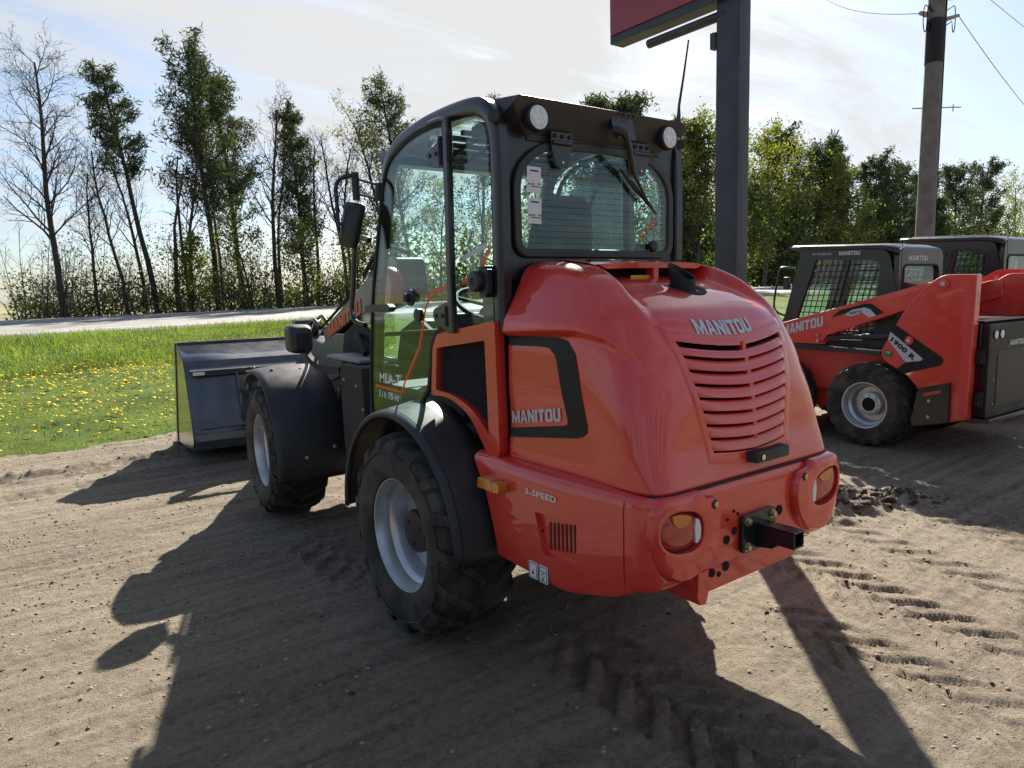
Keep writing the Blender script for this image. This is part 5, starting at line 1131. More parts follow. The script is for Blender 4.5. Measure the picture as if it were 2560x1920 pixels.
b = B(); b.tube(curve([(-.585, .575, 1.905), (-.60, .66, 1.925), (-.605, .715, 1.88), (-.605, .77, 1.66), (-.605, .80, 1.54), (-.60, .77, 1.475), (-.585, .68, 1.455)], 5), .015, 8); b.build('grab_rail', 'black_paint', LD)
b = B(); b.prism(rpoly([(.47, 1.99), (.565, 1.70), (.50, 1.69), (.44, 1.75)], .02, 3), 'x', -.568, -.560); b.build('pillar_cover', 'black_plastic', LD)
text('MLA-T', quadfn((-.5765, .555, 1.150), (0, -.235, .004), (0, -.004, .052)), 'white', DOOR, .018)
text('516·75 H', quadfn((-.5765, .575, 1.072), (0, -.225, -.008), (0, -.004, .036)), 'white', DOOR, .012)
def band(pts, w, x, m, par):
    b = B(); P2 = [Vector(p) for p in pts]; L_ = []; R_ = []
    for i, p in enumerate(P2):
        a = (p-P2[i-1]).normalized() if i else (P2[1]-p).normalized(); c = (P2[i+1]-p).normalized() if i < len(P2)-1 else a
        na = Vector((-a.y, a.x)); nc = Vector((-c.y, c.x)); nn = (na+nc).normalized(); k = 1/max(.5, nn.dot(na)); L_.append(p+nn*w*k/2); R_.append(p-nn*w*k/2)
    b.grid([[(x, p.x, p.y) for p in L_], [(x, p.x, p.y) for p in R_]]); return b.build('stripe', m, par, smooth=0)
band([(.607, 1.130), (.30, 1.118), (.262, 1.18), (.10, 1.36), (.02, 1.55), (-.045, 1.625), (-.19, 1.645)], .014, -.5768, 'orange', DOOR)
band([(-.27, 1.655), (-.40, 1.69), (-.50, 1.80)], .016, -.5575, 'orange', LD)
band([(-.27, 1.76), (-.48, 1.81)], .022, -.5578, 'decal_grey', LD)
b = B(); b.lathe([(.030, 0), (.044, .006), (.044, .040), (.036, .048), (.014, .050), (.014, .044)], 28, (-.572, -.455, 1.662), (-1, 0, 0)); b.box((-.56, -.475, 1.66), (.05, .05, .13)); b.box((-.575, -.505, 1.66), (.03, .03, .10)); b.build('door_catch', 'black_plastic', LD, bevel=.003)
# windscreen and front frame
fr_ = [(p[0], p[1]) for p in cabside if p[0] > .30]
b = B(); b.grid([[(x, p[0]-.005, p[1]) for x in np.linspace(-.50, .50, 5)] for p in fr_]); b.build('windscreen', 'glass', LD, smooth=40)
b = B(); b.box((0, .44, 2.30), (1.0, .10, .05)); b.box((0, .69, .98), (1.0, .06, .10)); b.tube([(-.5, .655, 1.40), (.5, .655, 1.40)], .015, 6); b.build('front_header', 'black_paint', LD, bevel=.01)
b = B(); b.tube([(.20, .46, 2.24), (.28, .50, 2.03)], .012, 6); b.tube([(.285, .50, 2.03), (.36, .545, 1.80)], .008, 6); b.build('front_wiper', 'black_plastic', LD)
b = B(); b.tube([(.5, -.25, 1.45), (.51, -.24, 2.35)], .035, 6); b.build('door_post', 'black_paint', LD)
# interior: seat, floor, console, steering column
b = B(); rows = []
for k in range(9):
    t = k/8; z = 1.38+.67*t; wd = interp(t, [0, .25, .60, .80, .93, 1], [.22, .25, .20, .195, .165, .12]); th_ = interp(t, [0, .5, 1], [.07, .055, .035]); yc = -.20-.14*t
    rows.append([(wd*cos(q)*(.9+.1*abs(cos(q))), yc+th_*sin(q), z) for q in np.linspace(0, 2*pi, 24, endpoint=False)])
b.grid(rows, cu=True); b.add(rows[-1], [tuple(range(24))]); seat = b.build('seat', 'seat', LD, smooth=60)
b = B(); b.prism(rpoly([(-.22, 1.30), (.22, 1.30), (.24, 1.36), (.22, 1.43), (-.22, 1.43), (-.24, 1.36)], .03, 4), 'y', -.22, .26); b.build('cushion', 'seat', seat, bevel=.03)
b = B(); b.box((.30, -.05, 1.44), (.16, .55, .16)); b.box((-.02, -.42, 1.50), (.98, .12, .40)); b.tube([(.29, .2, 1.5), (.29, .23, 1.62)], .018, 8); b.build('side_console', 'interior', LD, bevel=.03)
b = B(); b.tube([(0, .56, 1.05), (0, .50, 1.30), (0, .36, 1.52)], [.07, .06, .03], 10); b.box((0, .56, 1.42), (.34, .12, .16)); b.build('steering_column', 'interior', LD, bevel=.02)
b = B(); c0 = Vector((0, .345, 1.545)); ax = Vector((0, -.5, .86)).normalized(); e1 = Vector((1, 0, 0)); e2 = ax.cross(e1)
b.tube([(c0+e1*.18*cos(q)+e2*.18*sin(q))[:] for q in np.linspace(0, 2*pi, 32, endpoint=False)], .014, 8, closed=True)
for q in (.5, 2.6, 4.7): b.tube([c0[:], (c0+e1*.18*cos(q)+e2*.18*sin(q))[:]], .011, 6)
b.build('steering_wheel', 'seat', LD)
b = B(); b.box((0, .15, 1.0), (1.04, 1.0, .04)); b.build('cab_floor', 'black_matt', LD)
# headliner: dark band beneath the roof at the back
b = B(); b.box((0, -.40, 2.30), (1.0, .20, .05)); b.build('headliner', 'interior', LD, bevel=.01)
# mirrors
for s_ in (-1, 1):
    b = B(); R_ = (lambda p: p)
    b.tube([(-.555, .50, 2.10), (-.555, .49, 2.19)], .02, 8); b.tube([(-.56, .49, 2.18), (-.635, .57, 2.215)], .006, 6); b.tube([(-.56, .50, 2.11), (-.635, .57, 2.14)], .006, 6)
    b.tube([(-.642, .58, 2.11), (-.645, .58, 2.25)], .020, 10)
    b.tube(curve([(-.645, .58, 2.235), (-.70, .605, 2.225), (-.735, .62, 2.18), (-.735, .62, 2.08), (-.735, .62, 1.955)], 5), .011, 8); b.tube([(-.735, .62, 1.99), (-.695, .61, 1.99)], .011, 8)
    if s_ > 0: mir(b)
    ma = b.build('mirror_arm', 'black_plastic', LD)
    b = B(); pl = rpoly([(-.055, -.115), (.055, -.115), (.06, .115), (-.06, .115)], .022, 4); Rm = Matrix.Rotation(rad(14), 3, Vector((.5857, .8002, -.1292))) @ Matrix.Rotation(rad(-62), 3, 'Z')
    rows = []
    for sc, y in ((1, .018), (1.03, .010), (1.0, -.010), (.80, -.026), (.45, -.034)): rows.append([(Rm @ Vector((a*sc, y, c*sc)))+Vector((-.672, .60, 1.985)) for a, c in pl])
    b.grid(rows, cu=True); b.add(rows[0], [tuple(range(len(pl)))]); b.add(rows[-1], [tuple(range(len(pl)))])
    if s_ > 0: mir(b)
    b.build('mirror', 'black_plastic', ma, smooth=50)
    b = B(); rows = [[(Rm @ Vector((a*.93, .0195, c*.93)))+Vector((-.672, .60, 1.985)) for a, c in pl]]; b.add(rows[0], [tuple(range(len(pl)))])
    if s_ > 0: mir(b)
    b.build('mirror_face', 'chrome', ma)
# ---------------- front frame, boom, headlights, bucket (front-local coordinates)
def FB(b, name, m, par=LD, **k): return b.map(FT).build(name, m, par, **k)
b = B(); b.box((0, .75, .62), (.44, 1.7, .34)); b.prism([(.2, .75), (1.0, .75), (.75, 1.35), (.45, 1.45), (.2, 1.35)], 'x', -.24, -.20); b.prism([(.2, .75), (1.0, .75), (.75, 1.35), (.45, 1.45), (.2, 1.35)], 'x', .20, .24); FB(b, 'front_chassis', 'black_matt', bevel=.008)
b = B(); b.prism([(-.02, 1.05), (.20, 1.05), (.14, 1.32), (.02, 1.50), (-.02, 1.50)], 'x', -.275, -.245); FB(b, 'boom_tower', 'red_flat', bevel=.006)
b = B(); b.prism(rpoly([(.05, 1.86, .06), (.32, 1.845, .06), (1.07, 1.565), (1.72, 1.335, .03), (1.66, 1.222, .03), (.85, 1.462), (.0, 1.60, .05)], .01, 4), 'x', -.10, .10); boom = FB(b, 'boom', 'boom_grey', bevel=.008)
text('MANITOU', lambda u_, v_: FT(-.104, 1.545-.80*u_, 1.272+.215*u_+(.112-.0*u_)*v_), 'orange', boom, .04)
b = B(); b.prism([(1.40, 1.30), (1.66, 1.222), (1.69, 1.216), (.85, 1.452), (.85, 1.462)], 'x', -.108, -.10); b.tube([(-.11, 1.70, 1.218), (-.11, .9, 1.448)], .009, 6); b.tube([(-.104, 1.75, 1.345), (-.104, 1.0, 1.605)], .012, 6); FB(b, 'hose_line', 'black_matt', boom)
b = B(); b.prism(rpoly([(1.0, 1.33, .03), (1.28, 1.325, .02), (1.66, 1.225, .02), (2.05, 1.275, .05), (2.55, 1.0, .1), (2.95, .55, .05), (2.72, .40, .05), (2.1, .78, .1), (1.24, .98, .06), (1.02, 1.15, .04)], .03, 4), 'x', -.13, .13); FB(b, 'boom_head', 'boom_grey', bevel=.010)
b = B(); b.tube([(-.15, 2.2, 1.30), (.18, 2.2, 1.30)], .05, 12); b.tube([(-.05, 2.0, 1.36), (.05, 2.7, 1.0)], .045, 10); b.tube(curve([(-.12, 1.72, 1.36), (-.13, 1.85, 1.42), (-.12, 2.0, 1.38), (-.11, 2.2, 1.36)], 4), .018, 6); b.tube(curve([(-.05, 1.70, 1.38), (-.06, 1.85, 1.45), (-.05, 2.05, 1.40)], 4), .016, 6); b.tube([(-.2, 2.25, 1.36), (-.05, 2.25, 1.36)], .06, 14); b.build_ = None; FB(b, 'tilt_cylinder', 'black_paint')
b = B(); b.lathe([(.12, -.04), (.13, -.02), (.13, .02), (.12, .04)], 28, (-.20, -.06, 1.66), (1, 0, 0)); FB(b, 'boom_pivot', 'red_flat', smooth=40)
# carriage
b = B(); 
for x in (-.42, .42): b.prism(rpoly([(2.75, .30), (3.12, .22), (3.16, .55), (3.22, .93), (3.05, .95), (2.95, .6)], .03, 3), 'x', x-.025, x+.025)
b.tube([(-.5, 3.0, .88), (.5, 3.0, .88)], .04, 10); b.tube([(-.5, 2.85, .34), (.5, 2.85, .34)], .04, 10); FB(b, 'carriage', 'black_paint', bevel=.005)
# headlights on curved brackets
for s_ in (-1, 1):
    b = B(); rows = []
    pl = rpoly([(-.082, -.09), (.082, -.09), (.088, .115), (-.088, .115)], .05, 5)
    for sc, y, dz in ((.96, .085, 0), (1.0, .07, 0), (1.0, .0, 0), (.97, -.045, -.004), (.85, -.08, -.01), (.55, -.095, -.012)): rows.append([(-.515+a*sc, .93+y, 1.305+dz+c*sc) for a, c in pl])
    b.grid(rows, cu=True); b.add(rows[0], [tuple(range(len(pl)))]); b.add(rows[-1], [tuple(range(len(pl)))])
    if s_ > 0: mir(b)
    hl = FB(b, 'headlight', 'black_plastic', smooth=60)
    b = B(); b.prism([(-.515+a*.88, 1.305+c*.88) for a, c in pl], 'y', 1.013, 1.020)
    if s_ > 0: mir(b)
    FB(b, 'lens', 'lens_white', hl)
    b = B(); rows = []
    path = curve([(0, .86, 1.335), (0, .845, 1.26), (0, .80, 1.195), (0, .62, 1.145), (0, .38, 1.135), (0, .10, 1.15)], 5)
    b.grid([[(x, p[1], p[2]+dz) for p in path] for x, dz in ((-.505, .022), (-.47, .022), (-.47, -.022), (-.505, -.022), (-.505, .022))])
    b.lathe([(.034, 0), (.034, .012), (.016, .016)], 16, (-.505, .86, 1.335), (-1, 0, 0))
    if s_ > 0: mir(b)
    FB(b, 'lamp_bracket', 'black_matt', hl, bevel=.003)
# side boxes between front and rear frames
for s_ in (-1, 1):
    b = B(); b.prism(rpoly([(-.33, .60), (.08, .60), (.10, 1.15), (.06, 1.195), (-.30, 1.195)], .01, 2), 'x', -.50, -.26)
    if s_ > 0: mir(b)
    bx_ = FB(b, 'battery_box', 'black_matt', bevel=.006)
    for y, z in ((.02, 1.10), (-.20, 1.08), (-.30, .95), (-.30, .80), (-.30, .68)):
        b = B(); b.lathe([(.010, 0), (.008, .007)], 8, (-.50, y, z), (-1, 0, 0))
        if s_ > 0: mir(b)
        FB(b, 'box_bolt', 'steel', bx_)
b = B(); b.prism([(-.10, 1.205), (.55, 1.205), (.55, 1.222), (-.10, 1.222)], 'x', -.44, -.20); FB(b, 'tread_plate', 'tank_grey')
b = B(); b.tube(curve([(-.30, .15, 1.24), (-.28, .35, 1.34), (-.2, .55, 1.30), (-.15, .8, 1.15)], 5), .022, 8); b.tube(curve([(-.26, .1, 1.22), (-.24, .3, 1.30), (-.16, .5, 1.26)], 5), .018, 8); FB(b, 'hydraulic_hose', 'black_matt')
b = B(); b.tube(curve([(-.10, .05, 1.87), (-.11, .3, 1.91), (-.12, .6, 1.76)], 5), .016, 6); b.tube(curve([(-.04, .0, 1.88), (-.05, .3, 1.93), (-.06, .6, 1.80)], 5), .016, 6); FB(b, 'boom_hose', 'black_matt')
# bucket
BW = .985
side = [(3.15, .22), (3.30, .60), (3.42, .90), (3.46, .985), (3.93, 1.165), (4.02, 1.14), (4.45, .10), (4.52, .055), (4.42, .05), (3.30, .14)]
back = [(3.20, .17), (3.15, .22), (3.165, .30), (3.30, .62), (3.42, .915), (3.47, .985), (3.95, 1.165)]
bk = None
b = B(); rows = []
shell = [(4.60, .045), (4.45, .05), (3.75, .095), (3.35, .14), (3.22, .18), (3.17, .25), (3.185, .33), (3.31, .64), (3.425, .92), (3.485, 1.0), (3.95, 1.17)]
b.grid([[(x, y, z) for y, z in shell] for x in (-BW, -.5, 0, .5, BW)]); bk = FB(b, 'bucket', 'bucket', smooth=12, solid=.014)
for s_ in (-1, 1):
    b = B(); b.prism([(3.24, .165), (3.175, .24), (3.19, .33), (3.315, .64), (3.43, .92), (3.49, 1.0), (3.95, 1.17), (3.99, 1.15), (4.46, .09), (4.42, .045), (3.75, .09), (3.36, .135)], 'x', -BW-.012, -BW+.012)
    if s_ > 0: mir(b)
    FB(b, 'side_plate', 'bucket', bk, bevel=.003)
    b = B(); b.prism([(3.93, 1.175), (4.0, 1.165), (4.50, .08), (4.56, .03), (4.40, .03), (4.40, .10), (3.95, 1.09)], 'x', -BW-.022, -BW+.010)
    if s_ > 0: mir(b)
    FB(b, 'side_edge', 'bucket', bk, bevel=.003)
b = B(); b.prism([(3.355, .862), (3.355, .915), (3.45, .945), (3.43, .87)], 'x', -BW+.03, BW-.03); FB(b, 'back_rail', 'bucket', bk, bevel=.006)
b = B(); b.prism([(3.15, .36), (3.20, .365), (3.225, .43), (3.20, .44)], 'x', -BW+.03, BW-.03); FB(b, 'lower_rail', 'bucket', bk, bevel=.004)
b = B(); b.prism([(3.16, .15), (3.14, .24), (3.17, .31), (3.20, .30), (3.22, .15)], 'x', -BW+.01, BW-.01); FB(b, 'wear_heel', 'bucket', bk, bevel=.005)
for x in (-.52, .52): b = B(); b.prism([(3.17, .40), (3.24, .40), (3.42, .88), (3.36, .89), (3.22, .70)], 'x', x-.012, x+.012); FB(b, 'rib', 'bucket', bk, bevel=.002)
b = B(); b.prism([(3.9, 1.155), (4.0, 1.155), (4.0, 1.18), (3.9, 1.18)], 'x', -BW, BW); FB(b, 'top_edge', 'bucket', bk, bevel=.004)
b = B(); b.grid([[(x, 3.352, z) for x in (-.93, -.82)] for z in (.872, .905)]); FB(b, 'part_label', 'white', bk)
b = B(); b.prism([(4.40, .03), (4.70, .02), (4.70, .035), (4.40, .055)], 'x', -BW-.02, BW+.02); FB(b, 'cutting_edge', 'bucket', bk)
# ============================================================ skid steers
ty_s = tyre_builder(.415, .155, .222, lugs=18, lh=.022, lw=.062); rm_s = rim_builder(.232, -.135)
def skid(name, org, phi, label, detail):
    e = thing(name, org, label, 'skid steer', 'skid steers parked beside the loader'); p = rad(phi); c_, s_ = cos(p), sin(p); O = Vector(org)
    e.rotation_euler = (0, 0, -p)
    def G(b, nm, m, par=None, **k): return b.build(nm, m, par or e, **k)
    for sx in (-1, 1):
        for yy in (0, 1.06):
            def cp(src, nm, m, par, sm_=35):
                b = B(); b.add(src.V, src.F)
                if sx > 0: mir(b)
                b.map(lambda a, c, d: (a+sx*.655, c+yy, d+.41)); return G(b, nm, m, par, smooth=sm_)
            w = cp(ty_s, 'wheel', 'rubber', None, 30); cp(rm_s, 'rim', 'rim', w)
            b = B(); b.lathe([(.115, .03), (.115, -.035), (.095, -.045), (.068, -.046)], 32, (0, 0, 0), (1, 0, 0), False, False); cp(b, 'hub', 'rim', w)
            b = B(); b.lathe([(.068, -.046), (.064, -.03), (.0, -.03)], 24, (0, 0, 0), (1, 0, 0)); cp(b, 'hub_bore', 'hollow_shade', w)
            for q in range(8):
                b = B(); b.lathe([(.010, -.046), (.009, -.058)], 6, (0, .092*cos(q*.785), .092*sin(q*.785)), (1, 0, 0)); cp(b, 'wheel_nut', 'steel', w)
    # lower body tub
    b = B(); b.prism(rpoly([(-.88, .30), (1.38, .30), (1.50, .55), (1.42, .86), (.2, .93), (-.88, .95)], .03, 3), 'x', -.46, .46); G(b, 'chassis', 'red_flat', bevel=.01)
    for sx in (-1, 1):
        b = B(); b.prism(rpoly([(-.12, .50), (1.45, .50), (1.45, .84), (.9, .935), (-.12, .915)], .02, 3), 'x', -.52, -.47); 
        if sx > 0: mir(b)
        G(b, 'side_plate', 'red_flat', bevel=.008)
        # tower
        tw = rpoly([(-.925, 1.655, .015), (-.655, 1.66, .05), (-.535, 1.588, .06), (-.34, 1.372, .1), (-.11, .93, .06), (-.165, .845, .05), (-.355, .745, .08), (-.46, .64, .08), (-.53, .52, .05), (-.57, .335, .02), (-.77, .335, .01), (-.90, .375, .01)], .02, 4)
        b = B(); b.prism(tw, 'x', -.735, -.63)
        if sx > 0: mir(b)
        tower = G(b, 'lift_tower', 'red', bevel=.010)
        b = B(); b.prism([(-.80, .36), (-.895, .375), (-.918, 1.65), (-.80, 1.655)], 'x', -.742, -.736)
        if sx > 0: mir(b)
        G(b, 'tower_flange', 'red', tower, bevel=.002)
        # lift arm
        arm = rpoly([(-.62, 1.60, .05), (-.53, 1.60, .05), (1.02, 1.19, .05), (1.45, 1.02, .06), (1.62, .62, .05), (1.72, .34, .04), (1.55, .30, .04), (1.40, .60, .06), (1.22, .90, .1), (.96, .985, .06), (.52, .985, .05), (.48, 1.075, .05), (-.36, 1.355, .05), (-.62, 1.42, .05)], .03, 4)
        b = B(); b.prism(arm, 'x', -.70, -.60)
        if sx > 0: mir(b)
        la = G(b, 'lift_arm', 'red', bevel=.008)
        b = B(); b.tube([(-.665, .50, 1.055), (-.665, .05, 1.075)], .022, 10); b.tube([(-.665, .10, 1.07), (-.665, -.30, 1.09)], .036, 10)
        if sx > 0: mir(b)
        G(b, 'lift_cylinder', 'black_paint')
        b = B(); b.prism([(1.0, .985), (-.10, .945), (-.10, .905), (1.0, .92)], 'x', -.70, -.62)
        if sx > 0: mir(b)
        G(b, 'lower_link', 'black_paint', bevel=.006)
        for y, z, r_ in ((-.665, 1.575, .05), (-.386, 1.062, .042), (.555, 1.02, .03), (.56, 1.075, .018)):
            b = B(); b.lathe([(r_, 0), (r_*.9, .018), (r_*.45, .02)], 20, (-.736 if y < 0 else -.70, y, z), (-1, 0, 0))
            if sx > 0: mir(b)
            pn = G(b, 'pivot_boss', 'red', tower if y < 0 else la)
            b = B(); b.lathe([(r_*.42, .018), (r_*.4, .026), (r_*.2, .028)], 12, (-.736 if y < 0 else -.70, y, z), (-1, 0, 0))
            if sx > 0: mir(b)
            G(b, 'pivot_pin', 'steel', tower if y < 0 else la)
        # rear side weight with slot
        b = B(); b.prism(rpoly([(-.49, .625, .02), (-.77, .70, .01), (-.765, .335, .01), (-.45, .26, .02), (-.43, .33, .02), (-.47, .45, .02)], .01, 3), 'x', -.755, -.742); b.prism(rpoly([(-.49, .60, .02), (-.765, .66, .01), (-.765, .335, .01), (-.45, .26, .02), (-.47, .45, .02)], .01, 3), 'x', -.775, -.752)
        if sx > 0: mir(b)
        sw = G(b, 'side_weight', 'black_paint', bevel=.006)
        b = B(); b.prism(rpoly([(-.55, .585), (-.70, .63), (-.70, .60), (-.55, .555)], .012, 3), 'x', -.779, -.776)
        if sx > 0: mir(b)
        G(b, 'lifting_slot', 'red_flat', sw)
        for y, z in ((-.60, .52), (-.60, .37)):
            b = B(); b.lathe([(.016, 0), (.014, .01)], 8, (-.775, y, z), (-1, 0, 0))
            if sx > 0: mir(b)
            G(b, 'weight_bolt', 'bolt', sw)
        # cab side: frame with bar screen
        co_ = rpoly([(1.02, 1.995, .02), (.10, 1.955, .10), (-.02, 1.90, .08), (-.10, 1.55, .02), (-.12, .95, .02), (1.28, .92, .02), (1.13, 1.20, .03), (.93, 1.93, .02)], .03, 5)
        ci_ = rpoly([(.76, 1.862, .03), (.13, 1.825, .09), (.06, 1.78, .08), (.10, 1.40, .04), (.10, 1.02, .02), (1.05, 1.02, .02), (.985, 1.20, .03)], .03, 5)
        o2 = B().prism(co_, 'x', -.46, -.42).build('cab_side', 'black_paint', None); ct = B().prism(ci_, 'x', -.6, -.3).build('cutter', None); cut(o2, ct); o2.parent = e
        if sx > 0: o2.scale = (-1, 1, 1)
        md = o2.modifiers.new('b', 'BEVEL'); md.width = .006; md.segments = 2; md.limit_method = 'ANGLE'; md.angle_limit = rad(40)
        def ins_(p_):
            c2 = False; j = len(ci_)-1
            for i in range(len(ci_)):
                if (ci_[i][1] > p_[1]) != (ci_[j][1] > p_[1]) and p_[0] < (ci_[j][0]-ci_[i][0])*(p_[1]-ci_[i][1])/(ci_[j][1]-ci_[i][1])+ci_[i][0]: c2 = not c2
                j = i
            return c2
        def clip(f0, f1, n=80):
            pts = [(f0[0]+(f1[0]-f0[0])*k/n, f0[1]+(f1[1]-f0[1])*k/n) for k in range(n+1)]; inn = [q for q in pts if ins_(q)]
            return (inn[0], inn[-1]) if len(inn) > 2 else None
        for k in range(20):   # near-vertical bars, raked like the front pillar
            y = -.1+.062*k; sg = clip((y+.14, 1.0), (y-.08, 1.9))
            if sg: b = B(); b.tube([(-.447, *sg[0]), (-.447, *sg[1])], .0055, 5); G(b, 'screen_bar', 'black_paint', o2, smooth=60)
        for k in range(14):
            z = 1.04+.062*k; sg = clip((-.1, z), (1.2, z+.02))
            if sg: b = B(); b.tube([(-.440, *sg[0]), (-.440, *sg[1])], .0055, 5); G(b, 'screen_bar', 'black_paint', o2, smooth=60)
        sg = clip((.52, 1.0), (.40, 1.9)); b = B(); b.prism([(sg[0][0]-.03, sg[0][1]-.03), (sg[0][0]+.03, sg[0][1]-.03), (sg[1][0]+.03, sg[1][1]+.03), (sg[1][0]-.03, sg[1][1]+.03)], 'x', -.437, -.425); G(b, 'window_divider', 'black_paint', o2)
        b = B(); b.prism(ci_, 'x', -.430, -.433); G(b, 'side_pane', 'glass', o2, smooth=0)
    # roof, back of cab
    b = B(); rows = []
    for y, z in ((1.06, 2.012), (.95, 2.008), (.5, 1.985), (.12, 1.968), (.02, 1.955), (-.06, 1.930), (-.105, 1.895)): rows.append([(x, y, z+.012*(1-(x/.47)**4)-.02*(abs(x) > .45)) for x in np.linspace(-.47, .47, 15)])
    b.grid(rows); rf2 = G(b, 'cab_roof', 'black_paint', smooth=40, solid=.03)
    if detail != 1:
        for k in range(7):
            b = B(); x = -.36+.12*k; b.tube([(x, .95, 2.022), (x, .10, 1.985)], .018, 6); G(b, 'roof_rib', 'black_paint', rf2)
    # back of the cab with its window
    qo = rpoly([(-.456, 1.0, .01), (.456, 1.0, .01), (.456, 1.942, .13), (-.456, 1.942, .13)], .1, 6); qi = rpoly([(-.350, 1.40, .03), (.350, 1.40, .03), (.350, 1.765, .07), (-.350, 1.765, .07)], .05, 5)
    o2 = B().prism(qo, 'y', -.112, -.066).build('cab_back', 'black_paint', None); ct = B().prism(qi, 'y', -.3, .1).build('cutter', None); cut(o2, ct); o2.parent = e
    md = o2.modifiers.new('b', 'BEVEL'); md.width = .016; md.segments = 3; md.limit_method = 'ANGLE'; md.angle_limit = rad(40)
    b = B(); b.prism(qi, 'y', -.095, -.091); G(b, 'back_pane', 'glass', o2, smooth=0)
    b = B(); b.ring(offs(qi, -.016), offs(qi, .006), 'y', -.118, -.106); G(b, 'pane_seal', 'black_matt', o2)
    b = B(); b.tube([(-.43, -.13, 1.5), (-.435, -.13, 2.10)], .003, 5); G(b, 'whip_antenna', 'black_matt', o2)
    b = B(); b.box((0, 1.03, 1.55), (.84, .02, .75), Matrix.Rotation(rad(14), 3, 'X')); G(b, 'front_door_glass', 'glass', smooth=0)
    b = B()
    for x in (-.40, .40): b.tube([(x, 1.27, .95), (x, 1.12, 1.25), (x, .93, 1.95)], .045, 6)
    G(b, 'front_pillar', 'black_paint')
    # seat inside
    b = B(); b.prism(rpoly([(-.05, 1.0), (.42, 1.02), (.42, 1.12), (.10, 1.12), (.0, 1.62), (-.10, 1.60)], .05, 4), 'x', -.22, .22); G(b, 'seat', 'seat', bevel=.03)
    # handrail on the front pillar
    b = B(); b.tube(curve([(-.43, 1.02, 1.78), (-.46, 1.16, 1.80), (-.47, 1.20, 1.74), (-.47, 1.26, 1.40), (-.46, 1.22, 1.30), (-.43, 1.13, 1.26)], 4), .012, 6); G(b, 'handrail', 'black_paint'); b = B(); b.box((-.45, 1.11, 1.62), (.06, .06, .14)); G(b, 'work_lamp', 'black_plastic', bevel=.01)
    # engine bay: lid and rear door
    b = B(); b.prism(rpoly([(-.93, .95), (-.45, .95), (-.45, 1.215), (-.93, 1.225)], .01, 2), 'x', -.60, .60); G(b, 'engine_bay', 'black_paint', bevel=.01)
    b = B(); b.prism(rpoly([(-.95, 1.232), (-.45, 1.222), (-.45, 1.245), (-.95, 1.25)], .006, 2), 'x', -.60, .60); G(b, 'engine_lid', 'black_paint', bevel=.004)
    b = B(); b.prism(rpoly([(-.70, 1.25), (-.62, 1.25), (-.63, 1.29), (-.68, 1.29)], .01, 2), 'x', -.35, -.15); G(b, 'lid_handle', 'black_plastic', bevel=.005)
    b = B(); b.prism(rpoly([(-.585, .375), (.585, .375), (.585, 1.215), (-.585, 1.215)], .025, 4), 'y', -.99, -.925); dd = G(b, 'tail_door', mat('door_brown', (.020, .016, .014), .5, spec=.3, noise=(6, .1)) and 'door_brown' if 'door_brown' not in MT else 'door_brown', bevel=.012)
    b = B(); b.box((0, -.9915, .72), (.80, .006, .50)); G(b, 'radiator_mesh', 'mesh_black', dd, bevel=.003)
    for x in (-.46, -.34, .34, .46):
        b = B(); b.lathe([(.036, 0), (.036, .008), (.0, .012)], 20, (x, -.99, 1.12), (0, -1, 0)); tl2 = G(b, 'tail_lamp', 'lens_white', dd)
        b = B(); b.lathe([(.043, 0), (.043, .006), (.036, .006)], 20, (x, -.99, 1.12), (0, -1, 0), False, False); G(b, 'lamp_rim', 'black_plastic', dd)
    text('MANITOU', quadfn((-.15, -.9925, 1.005), (.30, 0, 0), (0, 0, .05)), 'decal_grey', dd, .03)
    for x, z in ((-.43, .95), (.43, .95), (-.46, .72), (.46, .72), (-.46, .5), (.46, .5), (-.2, .42), (.2, .42), (-.2, 1.0), (.2, 1.03)):
        b = B(); b.lathe([(.008, 0), (.007, .006)], 8, (x, -.99, z), (0, -1, 0)); G(b, 'door_bolt', 'steel', dd)
    for z in (.93, .55):
        b = B(); b.tube([(-.61, -.955, z-.07), (-.61, -.955, z+.07)], .022, 8); b.box((-.63, -.94, z), (.05, .04, .12)); G(b, 'door_hinge', 'black_matt', dd, bevel=.003)
    b = B(); b.prism([(-1.03, .335), (-.75, .335), (-.75, .375), (-1.03, .375)], 'x', -.60, .60); G(b, 'rear_sill', 'black_paint', bevel=.006)
    # coupler at the front
    b = B(); b.box((0, 1.72, .36), (1.15, .10, .42)); G(b, 'coupler', 'black_paint', bevel=.02)
    # ---- decals
    X = -.7435
    def T2(y, z, x=X): return (x, y, z)
    if detail == 1:
        # black chevron and number plate on the tower
        b = B(); b.add([T2(y, z) for y, z in ((-.250, 1.205), (-.205, 1.145), (-.522, .896), (-.493, .875), (-.36, .854), (-.275, .784), (-.34, .744), (-.659, .843), (-.692, .882), (-.679, .917))], [tuple(range(10))]); G(b, 'tower_chevron', 'decal_black', None, smooth=0)
        b = B(); b.add([T2(y, z, X-.001) for y, z in ((-.208, 1.138), (-.19, 1.06), (-.36, .857), (-.493, .877), (-.518, .896))], [tuple(range(5))]); G(b, 'model_plate', 'decal_grey', None, smooth=0)
        text('1900 R', lambda u_, v_: (X-.003, -.205-.225*u_-.030*v_, 1.052-.180*u_+.040*v_), 'decal_black', e, .045)
        b = B(); b.add([(-.705, y, z) for y, z in ((.421, 1.265), (.335, 1.334), (.072, 1.402), (.004, 1.401), (-.117, 1.317), (-.04, 1.284), (.016, 1.349), (.07, 1.365), (.2, 1.342), (.28, 1.30))], [tuple(range(10))]); G(b, 'arm_chevron', 'decal_black', None, smooth=0)
